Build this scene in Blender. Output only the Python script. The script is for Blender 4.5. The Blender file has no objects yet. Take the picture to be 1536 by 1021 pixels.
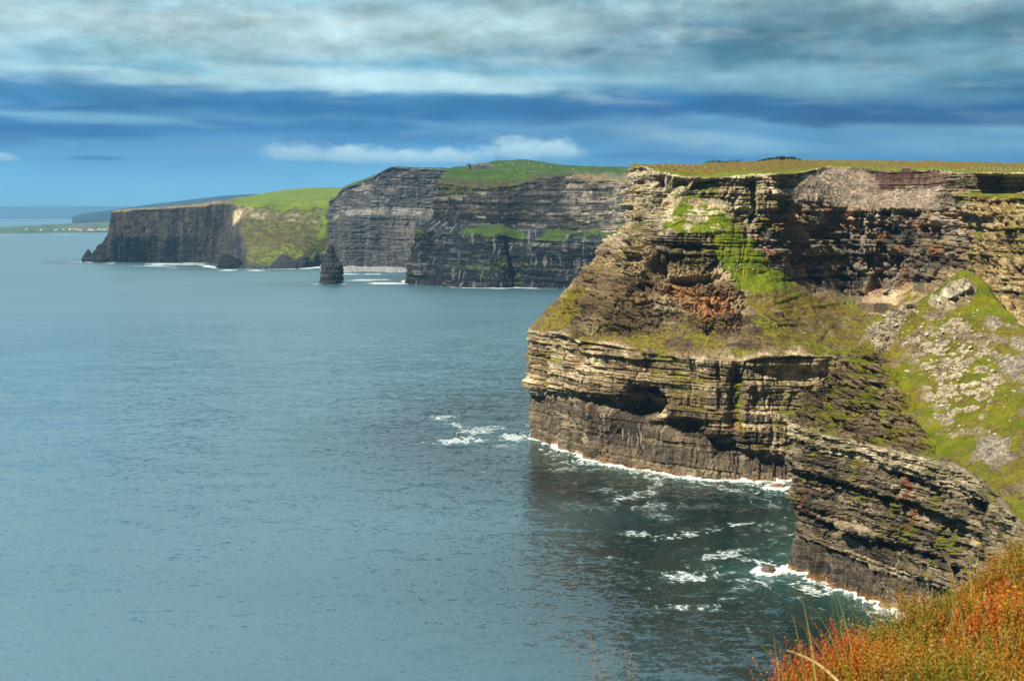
import bpy, math
import numpy as np
from mathutils import Vector

# ------------------------------------------------------------------ scene, camera, light
scene = bpy.context.scene
COL = scene.collection
W, HPX, F = 1536.0, 1021.0, 1800.0
HC = 124.0                                   # eye height above the sea, metres
PITCH = math.atan((HPX / 2 - 322.0) / F)
cam_data = bpy.data.cameras.new('camera')
cam_data.sensor_width = 36.0
cam_data.lens = F * 36.0 / W
cam_data.clip_start = 0.2
cam_data.clip_end = 120000.0
cam_data.dof.use_dof = True
cam_data.dof.focus_distance = 500.0
cam_data.dof.aperture_fstop = 6.5
cam = bpy.data.objects.new('camera', cam_data)
COL.objects.link(cam)
cam.location = (0, 0, HC)
cam.rotation_euler = (math.pi / 2 - PITCH, 0, 0)
scene.camera = cam

SUN_AZ_VEC = (-0.66, -0.58)                  # horizontal direction TOWARDS the sun
SUN_EL = math.radians(46)
hl = math.hypot(*SUN_AZ_VEC)
to_sun = Vector((SUN_AZ_VEC[0] / hl * math.cos(SUN_EL), SUN_AZ_VEC[1] / hl * math.cos(SUN_EL), math.sin(SUN_EL)))
sun_data = bpy.data.lights.new('sun', 'SUN')
sun_data.energy = 5.0
sun_data.angle = math.radians(0.5)
sun_data.color = (1.0, 0.90, 0.72)
sun = bpy.data.objects.new('sun', sun_data)
COL.objects.link(sun)
sun.rotation_euler = (-to_sun).to_track_quat('-Z', 'Y').to_euler()
sun.location = (-300, 0, 900)

scene.render.engine = 'CYCLES'
scene.view_settings.view_transform = 'Standard'
scene.view_settings.look = 'None'
scene.view_settings.exposure = 0.62
scene.view_settings.gamma = 1.0
scene.cycles.max_bounces = 5
scene.cycles.diffuse_bounces = 2
scene.cycles.glossy_bounces = 2
scene.cycles.volume_bounces = 0
scene.cycles.use_denoising = True
scene.cycles.caustics_reflective = False
scene.cycles.caustics_refractive = False


def lin(r, g, b):
    f = lambda c: (c / 255.0) / 12.92 if c <= 10 else (((c / 255.0) + 0.055) / 1.055) ** 2.4
    return (f(r), f(g), f(b), 1.0)


class NT:
    """tiny node-tree helper"""
    def __init__(self, tree):
        self.t = tree
        tree.nodes.clear()

    def n(self, typ, _p=None, **inp):
        nd = self.t.nodes.new(typ)
        for k, v in (_p or {}).items():
            setattr(nd, k, v)
        for k, v in inp.items():
            key = int(k[1:]) if k[0] == 'i' and k[1:].isdigit() else k.replace('_', ' ')
            self.s(nd, key, v)
        return nd

    def s(self, nd, key, v):
        if isinstance(v, bpy.types.Node):
            v = v.outputs[0]
        if isinstance(v, bpy.types.NodeSocket):
            self.t.links.new(v, nd.inputs[key])
        else:
            nd.inputs[key].default_value = v

    def math(self, op, a, b=0.0, c=0.0, clamp=False):
        return self.n('ShaderNodeMath', {'operation': op, 'use_clamp': clamp}, i0=a, i1=b, i2=c).outputs[0]

    def mix(self, fac, a, b, blend='MIX'):
        nd = self.n('ShaderNodeMix', {'data_type': 'RGBA', 'blend_type': blend})
        self.s(nd, 0, fac)
        self.s(nd, 6, a)
        self.s(nd, 7, b)
        return nd.outputs[2]

    def sstep(self, v, lo, hi, a=0.0, b=1.0):
        nd = self.n('ShaderNodeMapRange', {'interpolation_type': 'SMOOTHSTEP'})
        for k, x in enumerate((v, lo, hi, a, b)):
            self.s(nd, k, x)
        return nd.outputs[0]

    def ramp(self, v, stops):
        nd = self.n('ShaderNodeValToRGB', {}, i0=v)
        cr = nd.color_ramp
        cr.interpolation = 'EASE'
        while len(cr.elements) < len(stops):
            cr.elements.new(0.5)
        for e, (p, c) in zip(cr.elements, stops):
            e.position = p
            e.color = c
        return nd.outputs[0]

    def noise(self, vec, scale, detail=4, rough=0.55, dist=0.0):
        return self.n('ShaderNodeTexNoise', {}, Vector=vec, Scale=scale, Detail=detail, Roughness=rough, Distortion=dist).outputs[0]


# ------------------------------------------------------------------ sky
world = bpy.data.worlds.new('World')
scene.world = world
world.use_nodes = True
T = NT(world.node_tree)
SKY_STRENGTH = 0.1
sky = T.n('ShaderNodeTexSky', {'sky_type': 'NISHITA', 'sun_disc': False, 'sun_elevation': SUN_EL,
                               'sun_rotation': math.atan2(SUN_AZ_VEC[0], SUN_AZ_VEC[1])})
tc = T.n('ShaderNodeTexCoord')
sep = T.n('ShaderNodeSeparateXYZ', {}, i0=tc.outputs['Generated'])
hyp = T.math('SQRT', T.math('ADD', T.math('MULTIPLY', sep.outputs[0], sep.outputs[0]), T.math('MULTIPLY', sep.outputs[1], sep.outputs[1])))
el = T.math('DIVIDE', sep.outputs[2], T.math('MAXIMUM', hyp, 0.02))          # tangent of the elevation
az = T.math('ARCTAN2', sep.outputs[0], sep.outputs[1])
elc = T.math('MINIMUM', el, 3.0)
v_wide = T.n('ShaderNodeCombineXYZ', {}, i0=T.math('MULTIPLY', az, 5.0), i1=T.math('MULTIPLY', elc, 22.0))
v_mid = T.n('ShaderNodeCombineXYZ', {}, i0=T.math('MULTIPLY', az, 9.0), i1=T.math('MULTIPLY', elc, 62.0))
v_puff = T.n('ShaderNodeCombineXYZ', {}, i0=T.math('MULTIPLY', az, 20.0), i1=T.math('MULTIPLY', elc, 42.0))
n_wide = T.noise(v_wide, 1.0, 3, 0.5, 0.4)
n_mid = T.noise(v_mid, 1.0, 5, 0.5, 0.2)
n_puff = T.noise(v_puff, 1.0, 6, 0.55, 0.5)
warp = T.math('ADD', T.math('MULTIPLY', T.math('SUBTRACT', n_wide, 0.5), 0.045), T.math('MULTIPLY', T.math('SUBTRACT', n_mid, 0.5), 0.022))
elw = T.math('ADD', el, warp)
rv = T.math('DIVIDE', elw, 0.25, clamp=True)
stop = lambda py, r, g, b: (max(0.0, min(1.0, ((322 - py) / F) / 0.25)), lin(r, g, b))
left = T.ramp(rv, [stop(322, 116, 186, 224), stop(280, 112, 182, 222), stop(235, 92, 160, 208), stop(205, 58, 122, 178), stop(190, 98, 156, 196),
                   stop(172, 46, 112, 168), stop(150, 62, 128, 176), stop(126, 158, 200, 212), stop(108, 112, 170, 194), stop(85, 150, 192, 204),
                   stop(45, 172, 200, 206), stop(10, 158, 200, 212), stop(-60, 196, 230, 244)])
right = T.ramp(rv, [stop(322, 74, 144, 192), stop(255, 62, 130, 180), stop(222, 84, 142, 184), stop(198, 96, 150, 184), stop(180, 22, 88, 146),
                    stop(160, 26, 94, 148), stop(140, 84, 142, 172), stop(116, 120, 168, 186), stop(88, 66, 118, 146), stop(62, 84, 134, 156),
                    stop(30, 120, 160, 174), stop(0, 104, 150, 168), stop(-60, 192, 228, 242)])
azw = T.math('ADD', az, T.math('MULTIPLY', T.math('SUBTRACT', n_wide, 0.5), 0.5))
skyc = T.mix(T.sstep(azw, -0.10, 0.22), left, right)
# streaky brighter and darker bodies of cloud
hi_m = T.math('MULTIPLY', T.sstep(n_mid, 0.50, 0.74), T.sstep(el, 0.03, 0.12))
skyc = T.mix(T.math('MULTIPLY', hi_m, 0.40), skyc, lin(196, 214, 216))
lo_m = T.math('MULTIPLY', T.sstep(T.noise(v_mid, 0.61, 4, 0.5, 0.8), 0.52, 0.74), T.sstep(el, 0.05, 0.10))
skyc = T.mix(T.math('MULTIPLY', lo_m, 0.35), skyc, lin(62, 112, 142))
pf = T.math('MULTIPLY', T.sstep(n_puff, 0.46, 0.72), T.sstep(el, 0.10, 0.15))
skyc = T.mix(T.math('MULTIPLY', pf, 0.4), skyc, lin(205, 216, 212))


def cumulus(px, py, rx, ry, amt):
    """a small heaped cloud at a fixed bearing and elevation: flat base, lumpy top"""
    global skyc
    a0, e0 = math.atan((px - W / 2) / F), (322 - py) / F
    dx = T.math('DIVIDE', T.math('SUBTRACT', az, a0), rx / F)
    dy = T.math('DIVIDE', T.math('SUBTRACT', el, e0), ry / F)
    dyu = T.math('MULTIPLY', T.math('MAXIMUM', dy, 0.0), 1.0)
    dyd = T.math('MULTIPLY', T.math('MINIMUM', dy, 0.0), 1.9)
    dd = T.math('ADD', T.math('MULTIPLY', dx, dx), T.math('ADD', T.math('MULTIPLY', dyu, dyu), T.math('MULTIPLY', dyd, dyd)))
    body = T.math('SUBTRACT', 1.0, T.math('SQRT', dd))
    lump = T.noise(T.n('ShaderNodeCombineXYZ', {}, i0=T.math('MULTIPLY', az, 34.0), i1=T.math('MULTIPLY', el, 60.0)), 1.0, 5, 0.55, 0.3)
    m = T.sstep(T.math('ADD', body, T.math('MULTIPLY', T.math('SUBTRACT', lump, 0.5), 1.5)), 0.15, 0.75)
    skyc = T.mix(T.math('MULTIPLY', m, amt), skyc, T.mix(T.sstep(dy, -0.7, 0.6), lin(110, 164, 200), lin(186, 218, 230)))


def streak(px, py, rx, ry, col, amt, hard=0.35, rag=0.9, tilt=0.0):
    """a long bank of cloud at a fixed bearing and elevation, ragged along its edges"""
    global skyc
    a0, e0 = math.atan((px - W / 2) / F), (322 - py) / F
    dx = T.math('DIVIDE', T.math('SUBTRACT', az, a0), rx / F)
    dy = T.math('DIVIDE', T.math('SUBTRACT', el, T.math('ADD', T.math('SUBTRACT', e0, T.math('MULTIPLY', T.math('SUBTRACT', az, a0), tilt)), T.math('MULTIPLY', T.math('SUBTRACT', n_wide, 0.5), 0.035))), ry / F)
    dd = T.math('SQRT', T.math('ADD', T.math('MULTIPLY', dx, dx), T.math('MULTIPLY', dy, dy)))
    m = T.sstep(T.math('ADD', T.math('SUBTRACT', 1.0, dd), T.math('MULTIPLY', T.math('SUBTRACT', n_rag, 0.5), rag)), 0.5 - hard * 1.6, 0.5 + hard)
    skyc = T.mix(T.math('MULTIPLY', m, amt), skyc, lin(*col))


n_rag = T.noise(T.n('ShaderNodeCombineXYZ', {}, i0=T.math('MULTIPLY', az, 14.0), i1=T.math('MULTIPLY', elc, 46.0)), 1.0, 6, 0.58, 0.4)
streak(90, 150, 240, 24, (58, 122, 166), 0.6)
streak(60, 207, 260, 15, (38, 108, 168), 0.8, 0.25)
streak(520, 172, 420, 34, (30, 104, 158), 0.65)
streak(100, 186, 300, 9, (122, 178, 206), 0.65)
streak(330, 218, 140, 15, (92, 152, 196), 0.6)
streak(150, 247, 62, 8, (58, 124, 180), 0.85, 0.2, 0.4)
streak(560, 127, 500, 27, (180, 216, 224), 0.85, 0.22, 1.1, 0.03)
streak(420, 70, 420, 34, (176, 204, 210), 0.7)
streak(60, 90, 190, 20, (124, 178, 196), 0.55)
streak(120, 20, 260, 24, (180, 214, 222), 0.6)
streak(760, 45, 220, 44, (178, 208, 212), 0.75)
streak(1030, 92, 300, 34, (48, 104, 130), 0.85)
streak(1400, 60, 330, 46, (84, 128, 144), 0.75)
streak(1120, 22, 260, 22, (124, 162, 174), 0.6)
streak(1420, 104, 300, 15, (116, 162, 178), 0.75, 0.35, 1.2, 0.06)
streak(1130, 132, 430, 24, (122, 168, 186), 0.7, 0.35, 1.2, 0.10)
streak(1260, 180, 400, 17, (14, 84, 138), 0.9, 0.25, 1.1, 0.09)
streak(1480, 160, 220, 18, (84, 138, 168), 0.7, 0.35, 1.2, 0.08)
streak(1070, 208, 170, 22, (132, 176, 200), 0.85, 0.35, 1.3, 0.06)
streak(1390, 222, 260, 20, (108, 158, 188), 0.75, 0.35, 1.3, 0.02)
streak(1000, 236, 200, 12, (52, 114, 172), 0.6)
cumulus(795, 230, 120, 34, 1.0)
cumulus(575, 240, 200, 24, 0.9)
cumulus(455, 236, 90, 30, 0.75)
cumulus(655, 240, 120, 22, 0.7)
cumulus(0, 246, 50, 12, 0.6)
# fine billows through the upper cloud, and the unseen sky behind the viewer dimmed to cut fill light
n_b1 = T.noise(T.n('ShaderNodeCombineXYZ', {}, i0=T.math('MULTIPLY', az, 11.0), i1=T.math('MULTIPLY', elc, 25.0)), 1.0, 8, 0.60, 0.15)
n_b2 = T.noise(T.n('ShaderNodeCombineXYZ', {}, i0=T.math('MULTIPLY', az, 5.0), i1=T.math('MULTIPLY', elc, 15.0), i2=4.0), 1.0, 6, 0.55, 0.2)
bil = T.math('ADD', T.math('MULTIPLY', T.math('SUBTRACT', n_b1, 0.5), 0.85), T.math('MULTIPLY', T.math('SUBTRACT', n_b2, 0.5), 1.0))
bil = T.math('ADD', 1.0, T.math('MULTIPLY', bil, T.sstep(el, 0.02, 0.14, 0.25, 0.9)))
n_up = T.noise(T.n('ShaderNodeCombineXYZ', {}, i0=T.math('ADD', T.math('MULTIPLY', az, 11.0), 0.10), i1=T.math('MULTIPLY', T.math('ADD', elc, 0.010), 25.0)), 1.0, 8, 0.60, 0.15)
lit_top = T.math('MULTIPLY', T.math('SUBTRACT', n_b1, n_up), T.sstep(el, 0.045, 0.15, 0.0, 1.15))
bil = T.math('MAXIMUM', T.math('ADD', bil, lit_top), 0.3)
puff_m = T.math('MULTIPLY', T.sstep(T.math('ADD', T.math('MULTIPLY', n_b2, 0.65), T.math('MULTIPLY', n_b1, 0.35)), 0.46, 0.66), T.sstep(el, 0.085, 0.16))
skyc = T.mix(T.math('MULTIPLY', puff_m, T.sstep(azw, 0.25, -0.1, 0.25, 0.55)), skyc, lin(206, 222, 224))
back = T.sstep(sep.outputs[1], 0.25, -0.25, 1.0, 0.20)
skyc = T.n('ShaderNodeVectorMath', {'operation': 'SCALE'}, i0=skyc, Scale=T.math('MULTIPLY', bil, back)).outputs[0]
dim = T.mix(0.015, T.n('ShaderNodeVectorMath', {'operation': 'SCALE'}, i0=skyc, Scale=0.72 / SKY_STRENGTH).outputs[0], sky.outputs[0])
bg = T.n('ShaderNodeBackground', {}, i0=dim, Strength=SKY_STRENGTH)
T.n('ShaderNodeOutputWorld', {}, i0=bg)

# ------------------------------------------------------------------ numpy helpers
RNG = np.random.default_rng(7)
f32 = np.float32


def project(P):
    x, y, z = P[..., 0], P[..., 1], P[..., 2] - HC
    cp, sp = math.cos(PITCH), math.sin(PITCH)
    d = y * cp - z * sp
    u = y * sp + z * cp
    d = np.maximum(d, 0.1)
    return W / 2 + F * x / d, HPX / 2 - F * u / d


def ray(px, py):
    a, b = (px - W / 2) / F, (HPX / 2 - py) / F
    cp, sp = math.cos(PITCH), math.sin(PITCH)
    return np.array([a, cp + b * sp, -sp + b * cp])


def at(px, py, D):
    r = ray(px, py)
    return r * (D / r[1]) + np.array([0, 0, HC])


def sea_at(px, py, z=0.0):
    r = ray(px, py)
    return r * ((z - HC) / r[2]) + np.array([0, 0, HC])


def hsh(ix, iy, iz, seed):
    with np.errstate(over='ignore'):
        h = (ix.astype(np.int64).astype(np.uint32) * np.uint32(0x8da6b343)) ^ (iy.astype(np.int64).astype(np.uint32) * np.uint32(0xd8163841)) \
            ^ (iz.astype(np.int64).astype(np.uint32) * np.uint32(0xcb1ab31f)) ^ np.uint32((seed * 2654435761) & 0xffffffff)
        h ^= h >> np.uint32(15)
        h *= np.uint32(0x2c1b3c6d)
        h ^= h >> np.uint32(12)
        h *= np.uint32(0x297a2d39)
        h ^= h >> np.uint32(15)
    return (h & np.uint32(0xffffff)).astype(f32) / f32(0xffffff)


def vnoise(x, y, z=None, seed=0):
    """smooth value noise in [-1, 1]"""
    x = np.asarray(x, dtype=np.float64)
    y = np.broadcast_to(np.asarray(y, dtype=np.float64), x.shape)
    xi, yi = np.floor(x), np.floor(y)
    fx, fy = (x - xi).astype(f32), (y - yi).astype(f32)
    fx, fy = fx * fx * (3 - 2 * fx), fy * fy * (3 - 2 * fy)
    if z is None:
        zi = np.zeros_like(xi)
        a, b, c, d = (hsh(xi + i, yi + j, zi, seed) for j in (0, 1) for i in (0, 1))
        return 2 * ((a + (b - a) * fx) * (1 - fy) + (c + (d - c) * fx) * fy) - 1
    z = np.broadcast_to(np.asarray(z, dtype=np.float64), x.shape)
    zi = np.floor(z)
    fz = (z - zi).astype(f32)
    fz = fz * fz * (3 - 2 * fz)
    r = []
    for k in (0, 1):
        a, b, c, d = (hsh(xi + i, yi + j, zi + k, seed) for j in (0, 1) for i in (0, 1))
        r.append((a + (b - a) * fx) * (1 - fy) + (c + (d - c) * fx) * fy)
    return 2 * (r[0] + (r[1] - r[0]) * fz) - 1


def fbm(x, y, z=None, octv=4, seed=0, gain=0.5, ridge=False):
    out, amp, tot, fr = 0.0, 1.0, 0.0, 1.0
    for o in range(octv):
        n = vnoise(x * fr, y * fr, None if z is None else z * fr, seed + o * 17)
        if ridge:
            n = 1 - 2 * np.abs(n)
        out = out + amp * n
        tot += amp
        amp *= gain
        fr *= 2.03
    return out / tot


def worley(x, y, seed=0):
    xi, yi = np.floor(x), np.floor(y)
    best = np.full(x.shape, 9.0, dtype=f32)
    idv = np.zeros(x.shape, dtype=f32)
    zz = np.zeros_like(xi)
    for i in (-1, 0, 1):
        for j in (-1, 0, 1):
            cx, cy = xi + i, yi + j
            d = ((cx + hsh(cx, cy, zz, seed) - x) ** 2 + (cy + hsh(cx, cy, zz, seed + 1) - y) ** 2).astype(f32)
            m = d < best
            best = np.where(m, d, best)
            idv = np.where(m, hsh(cx, cy, zz, seed + 2), idv)
    return np.sqrt(best), idv


def facets(u, v, seed, tilt=1.0):
    """broken rock: cells that each stand out by their own amount and lean their own way"""
    ui, vi = np.floor(u), np.floor(v)
    zz = np.zeros_like(ui)
    best = np.full(u.shape, 9.0, dtype=f32)
    sec = np.full(u.shape, 9.0, dtype=f32)
    out = np.zeros(u.shape, dtype=f32)
    for i in (-1, 0, 1):
        for j in (-1, 0, 1):
            cx, cy = ui + i, vi + j
            dx = (u - cx - hsh(cx, cy, zz, seed)).astype(f32)
            dy = (v - cy - hsh(cx, cy, zz, seed + 1)).astype(f32)
            d = dx * dx + dy * dy
            val = hsh(cx, cy, zz, seed + 2) - 0.5 + tilt * (dx * (hsh(cx, cy, zz, seed + 3) - 0.5) + dy * (hsh(cx, cy, zz, seed + 4) - 0.35) * 1.6)
            m = d < best
            sec = np.where(m, best, np.minimum(sec, d))
            out = np.where(m, val, out)
            best = np.where(m, d, best)
    gap = np.sqrt(sec) - np.sqrt(best)
    return out - 0.5 * np.exp(-(gap / 0.10) ** 2)


def sm(v, a, b):
    t = np.clip((v - a) / (b - a), 0, 1)
    return t * t * (3 - 2 * t)


def smooth_grid(pts, counts, rows):
    """stations (S, L, 3) -> grid (R, C, 3): Catmull-Rom across the stations, straight between the levels"""
    pts = np.asarray(pts, dtype=np.float64)
    S, L, _ = pts.shape
    ext = np.concatenate([2 * pts[:1] - pts[1:2], pts, 2 * pts[-1:] - pts[-2:-1]])
    cols = []
    for i in range(S - 1):
        p0, p1, p2, p3 = ext[i], ext[i + 1], ext[i + 2], ext[i + 3]
        n = counts[i]
        for k in range(n):
            t = k / n
            a = 0.5 * (2 * p1 + (p2 - p0) * t + (2 * p0 - 5 * p1 + 4 * p2 - p3) * t * t + (3 * p1 - p0 - 3 * p2 + p3) * t ** 3)
            cols.append(0.6 * a + 0.4 * (p1 + (p2 - p1) * t))
    cols.append(pts[-1])
    cols = np.array(cols)                    # C, L, 3
    out = []
    for l in range(L - 1):
        n = rows[l]
        for k in range(n):
            t = k / n
            out.append(cols[:, l] * (1 - t) + cols[:, l + 1] * t)
    out.append(cols[:, -1])
    return np.array(out)


def blur_rows(P, it, axis=0):
    for _ in range(it):
        Q = P.copy()
        if axis == 0:
            Q[1:-1] = 0.25 * P[:-2] + 0.5 * P[1:-1] + 0.25 * P[2:]
        else:
            Q[:, 1:-1] = 0.25 * P[:, :-2] + 0.5 * P[:, 1:-1] + 0.25 * P[:, 2:]
        P = Q
    return P


def grid_normals(P):
    du = np.gradient(P, axis=1)
    dv = np.gradient(P, axis=0)
    n = np.cross(du, dv)
    l = np.linalg.norm(n, axis=-1, keepdims=True)
    return n / np.maximum(l, 1e-9)


def grid_mesh(name, P, mat, attrs=None, smooth=True):
    R, C, _ = P.shape
    me = bpy.data.meshes.new(name)
    me.vertices.add(R * C)
    me.vertices.foreach_set('co', P.astype(f32).ravel())
    i = np.arange(R * C, dtype=np.int32).reshape(R, C)
    q = np.stack([i[:-1, :-1], i[:-1, 1:], i[1:, 1:], i[1:, :-1]], axis=-1).reshape(-1)
    nf = (R - 1) * (C - 1)
    me.loops.add(nf * 4)
    me.loops.foreach_set('vertex_index', q)
    me.polygons.add(nf)
    me.polygons.foreach_set('loop_start', np.arange(0, nf * 4, 4, dtype=np.int32))
    me.polygons.foreach_set('use_smooth', np.full(nf, smooth, dtype=bool))
    me.update(calc_edges=True)
    for k, v in (attrs or {}).items():
        add_attr(me, k, v.reshape(R * C, -1))
    me.materials.append(mat)
    o = bpy.data.objects.new(name, me)
    COL.objects.link(o)
    return o


def add_attr(me, k, v):
    v = np.asarray(v, dtype=f32)
    if v.shape[1] == 3:
        v = np.concatenate([v, np.ones((len(v), 1), f32)], axis=1)
    if v.shape[1] == 4:
        a = me.color_attributes.new(k, 'FLOAT_COLOR', 'POINT')
        a.data.foreach_set('color', np.ascontiguousarray(v).ravel())
    else:
        a = me.attributes.new(k, 'FLOAT', 'POINT')
        a.data.foreach_set('value', np.ascontiguousarray(v).ravel())


def raw_mesh(name, V, Fc, mat, parent=None, attrs=None, smooth=False, face_len=None):
    """V (n,3); Fc (m,3) or (m,4) array"""
    me = bpy.data.meshes.new(name)
    V = np.asarray(V, dtype=f32)
    Fc = np.asarray(Fc, dtype=np.int32)
    m, k = Fc.shape
    me.vertices.add(len(V))
    me.vertices.foreach_set('co', V.ravel())
    me.loops.add(m * k)
    me.loops.foreach_set('vertex_index', Fc.ravel())
    me.polygons.add(m)
    me.polygons.foreach_set('loop_start', np.arange(0, m * k, k, dtype=np.int32))
    me.polygons.foreach_set('use_smooth', np.full(m, smooth, dtype=bool))
    me.update(calc_edges=True)
    for kk, v in (attrs or {}).items():
        add_attr(me, kk, np.asarray(v).reshape(len(V), -1))
    me.materials.append(mat)
    o = bpy.data.objects.new(name, me)
    COL.objects.link(o)
    if parent is not None:
        o.parent = parent
    return o


def tag(o, label=None, cat=None, kind=None, group=None):
    if label:
        o['label'] = label
    if cat:
        o['category'] = cat
    if kind:
        o['kind'] = kind
    if group:
        o['group'] = group
    return o


# ------------------------------------------------------------------ materials
def new_mat(name):
    m = bpy.data.materials.new(name)
    m.use_nodes = True
    return m, NT(m.node_tree)


def cliff_material(name, fine, bump, lay, grass_a, grass_b, dry_a, dry_b):
    """rock whose bed colours come from the mesh, worn by noise; grass, green or dry, where the mesh says so"""
    m, t = new_mat(name)
    geo = t.n('ShaderNodeTexCoord').outputs['Object']
    rock = t.n('ShaderNodeAttribute', {'attribute_name': 'rock'})
    gr = t.n('ShaderNodeAttribute', {'attribute_name': 'grass'})
    dr = t.n('ShaderNodeAttribute', {'attribute_name': 'dry'})
    bd = t.n('ShaderNodeAttribute', {'attribute_name': 'bed'}).outputs['Fac']
    n1 = t.noise(geo, fine, 6, 0.65)
    n2 = t.noise(geo, fine * 0.16, 5, 0.6)
    n3 = t.noise(geo, fine * 3.1, 4, 0.7)
    n4 = t.noise(geo, fine * 0.55, 4, 0.6, 0.6)
    # thin bedding lines: noise stretched along the bed
    bv = t.n('ShaderNodeMapping', {}, Vector=geo, Scale=(lay * 0.05, lay * 0.05, lay))
    nb = t.noise(bv, 1.0, 4, 0.6, 0.2)
    c = t.mix(t.sstep(n1, 0.40, 0.70), rock.outputs[0], t.mix(1.0, rock.outputs[0], (1.50, 1.45, 1.30, 1), 'MULTIPLY'))
    c = t.mix(t.sstep(n1, 0.52, 0.34), c, t.mix(1.0, c, (0.42, 0.40, 0.40, 1), 'MULTIPLY'))
    c = t.mix(t.math('MULTIPLY', t.sstep(nb, 0.50, 0.36), t.math('MULTIPLY', bd, 0.70)), c, t.mix(1.0, c, (0.25, 0.24, 0.25, 1), 'MULTIPLY'))
    c = t.mix(t.math('MULTIPLY', t.sstep(n3, 0.56, 0.72), 0.6), c, t.mix(1.0, c, (1.6, 1.55, 1.45, 1), 'MULTIPLY'))
    g = t.mix(t.sstep(n2, 0.36, 0.64), grass_a, grass_b)
    d = t.mix(t.sstep(n4, 0.38, 0.62), dry_a, dry_b)
    dm = t.sstep(t.math('ADD', dr.outputs['Fac'], t.math('MULTIPLY', t.math('SUBTRACT', n4, 0.5), 1.7)), 0.30, 0.75)
    g = t.mix(dm, g, d)
    g = t.mix(t.sstep(n1, 0.50, 0.32, 0.0, 0.75), g, t.mix(1.0, g, (0.42, 0.48, 0.40, 1), 'MULTIPLY'))
    g = t.mix(t.sstep(n3, 0.52, 0.68, 0.0, 0.6), g, t.mix(1.0, g, (1.7, 1.6, 1.5, 1), 'MULTIPLY'))
    gm = t.sstep(t.math('ADD', gr.outputs['Fac'], t.math('ADD', t.math('MULTIPLY', t.math('SUBTRACT', n1, 0.5), 1.1), t.math('MULTIPLY', t.math('SUBTRACT', n3, 0.5), 0.7))), 0.36, 0.60)
    col = t.mix(gm, c, g)
    hgt = t.math('ADD', t.math('ADD', t.math('MULTIPLY', n1, 1.0), t.math('MULTIPLY', n3, 0.5)), t.math('MULTIPLY', nb, t.math('MULTIPLY', bd, t.math('SUBTRACT', 1.0, gm))))
    bp = t.n('ShaderNodeBump', {}, Strength=1.0, Distance=bump, Height=hgt)
    p = t.n('ShaderNodeBsdfPrincipled', {}, Base_Color=col, Roughness=0.92, Normal=bp)
    p.inputs['Specular IOR Level'].default_value = 0.15
    t.n('ShaderNodeOutputMaterial', {}, i0=p)
    return m


M_NEAR = cliff_material('near_cliff_rock', 0.75, 0.9, 2.2, (0.110, 0.165, 0.006, 1), (0.190, 0.210, 0.008, 1), (0.225, 0.165, 0.020, 1), (0.115, 0.080, 0.024, 1))
M_NEARER = cliff_material('nearer_cliff_rock', 1.0, 0.7, 2.6, (0.095, 0.125, 0.006, 1), (0.180, 0.175, 0.008, 1), (0.225, 0.165, 0.022, 1), (0.120, 0.085, 0.025, 1))
M_FAR = cliff_material('far_cliff_rock', 0.20, 2.2, 0.55, (0.030, 0.070, 0.012, 1), (0.065, 0.105, 0.014, 1), (0.085, 0.075, 0.025, 1), (0.04, 0.045, 0.018, 1))
M_GREEN = cliff_material('green_headland_rock', 0.14, 2.2, 0.4, (0.10, 0.155, 0.016, 1), (0.15, 0.195, 0.02, 1), (0.120, 0.095, 0.030, 1), (0.055, 0.056, 0.018, 1))


def simple_mat(name, col, rough=0.9, var=0.35, scale=1.0):
    m, t = new_mat(name)
    oc = t.n('ShaderNodeTexCoord').outputs['Object']
    n = t.noise(oc, scale, 5, 0.6)
    c0 = tuple(x * (1 - var) for x in col[:3]) + (1,)
    c1 = tuple(min(1, x * (1 + var)) for x in col[:3]) + (1,)
    p = t.n('ShaderNodeBsdfPrincipled', {}, Base_Color=t.mix(t.sstep(n, 0.35, 0.65), c0, c1), Roughness=rough)
    p.inputs['Specular IOR Level'].default_value = 0.2
    t.n('ShaderNodeOutputMaterial', {}, i0=p)
    return m


# ------------------------------------------------------------------ rock shaping
def beds(z, seed, tmin, tmax):
    r = np.random.default_rng(seed)
    edges = np.cumsum(r.uniform(tmin, tmax, int(420 / ((tmin + tmax) / 2)))) - 40
    k = np.searchsorted(edges, z)
    k = np.clip(k, 1, len(edges) - 1)
    lo, hi = edges[k - 1], edges[k]
    return k.astype(np.float64), (z - lo).astype(f32), (hi - z).astype(f32)


def strata(s, z, seed, tmin, tmax, amp, bw, gap=0.0, gw=0.25, bed_w=0.55):
    """outward offset of jointed beds: each bed and each block in it stands out by its own amount"""
    k, dlo, dhi = beds(z, seed, tmin, tmax)
    kz = np.zeros_like(k)
    w = bw * (0.6 + 0.9 * hsh(k, kz, kz, seed + 1))
    bs = s / w + 100 * hsh(k, kz, kz, seed + 2)
    b = np.floor(bs)
    fr = (bs - b).astype(f32)
    bed = hsh(k, kz, kz, seed + 3) - 0.5 + 0.5 * vnoise(s / 38.0, k * 7.3, None, seed + 5)
    blk = hsh(b, k, kz, seed + 4) - 0.5
    d = amp * (bed_w * 1.3 * bed + (1 - bed_w) * 1.6 * blk)
    if gap:
        dj = np.minimum(fr, 1 - fr) * w
        on = (hsh(b + np.round(fr), k, kz, seed + 6) > 0.35)
        d = d - gap * on * np.exp(-(dj / gw) ** 2)
        d = d - gap * 0.9 * np.exp(-(np.minimum(dlo, dhi) / gw) ** 2) * (vnoise(s / 9.0, k * 3.1, None, seed + 8) > -0.2)
    return d.astype(f32), k, hsh(b, k, kz, seed + 9)


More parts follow.
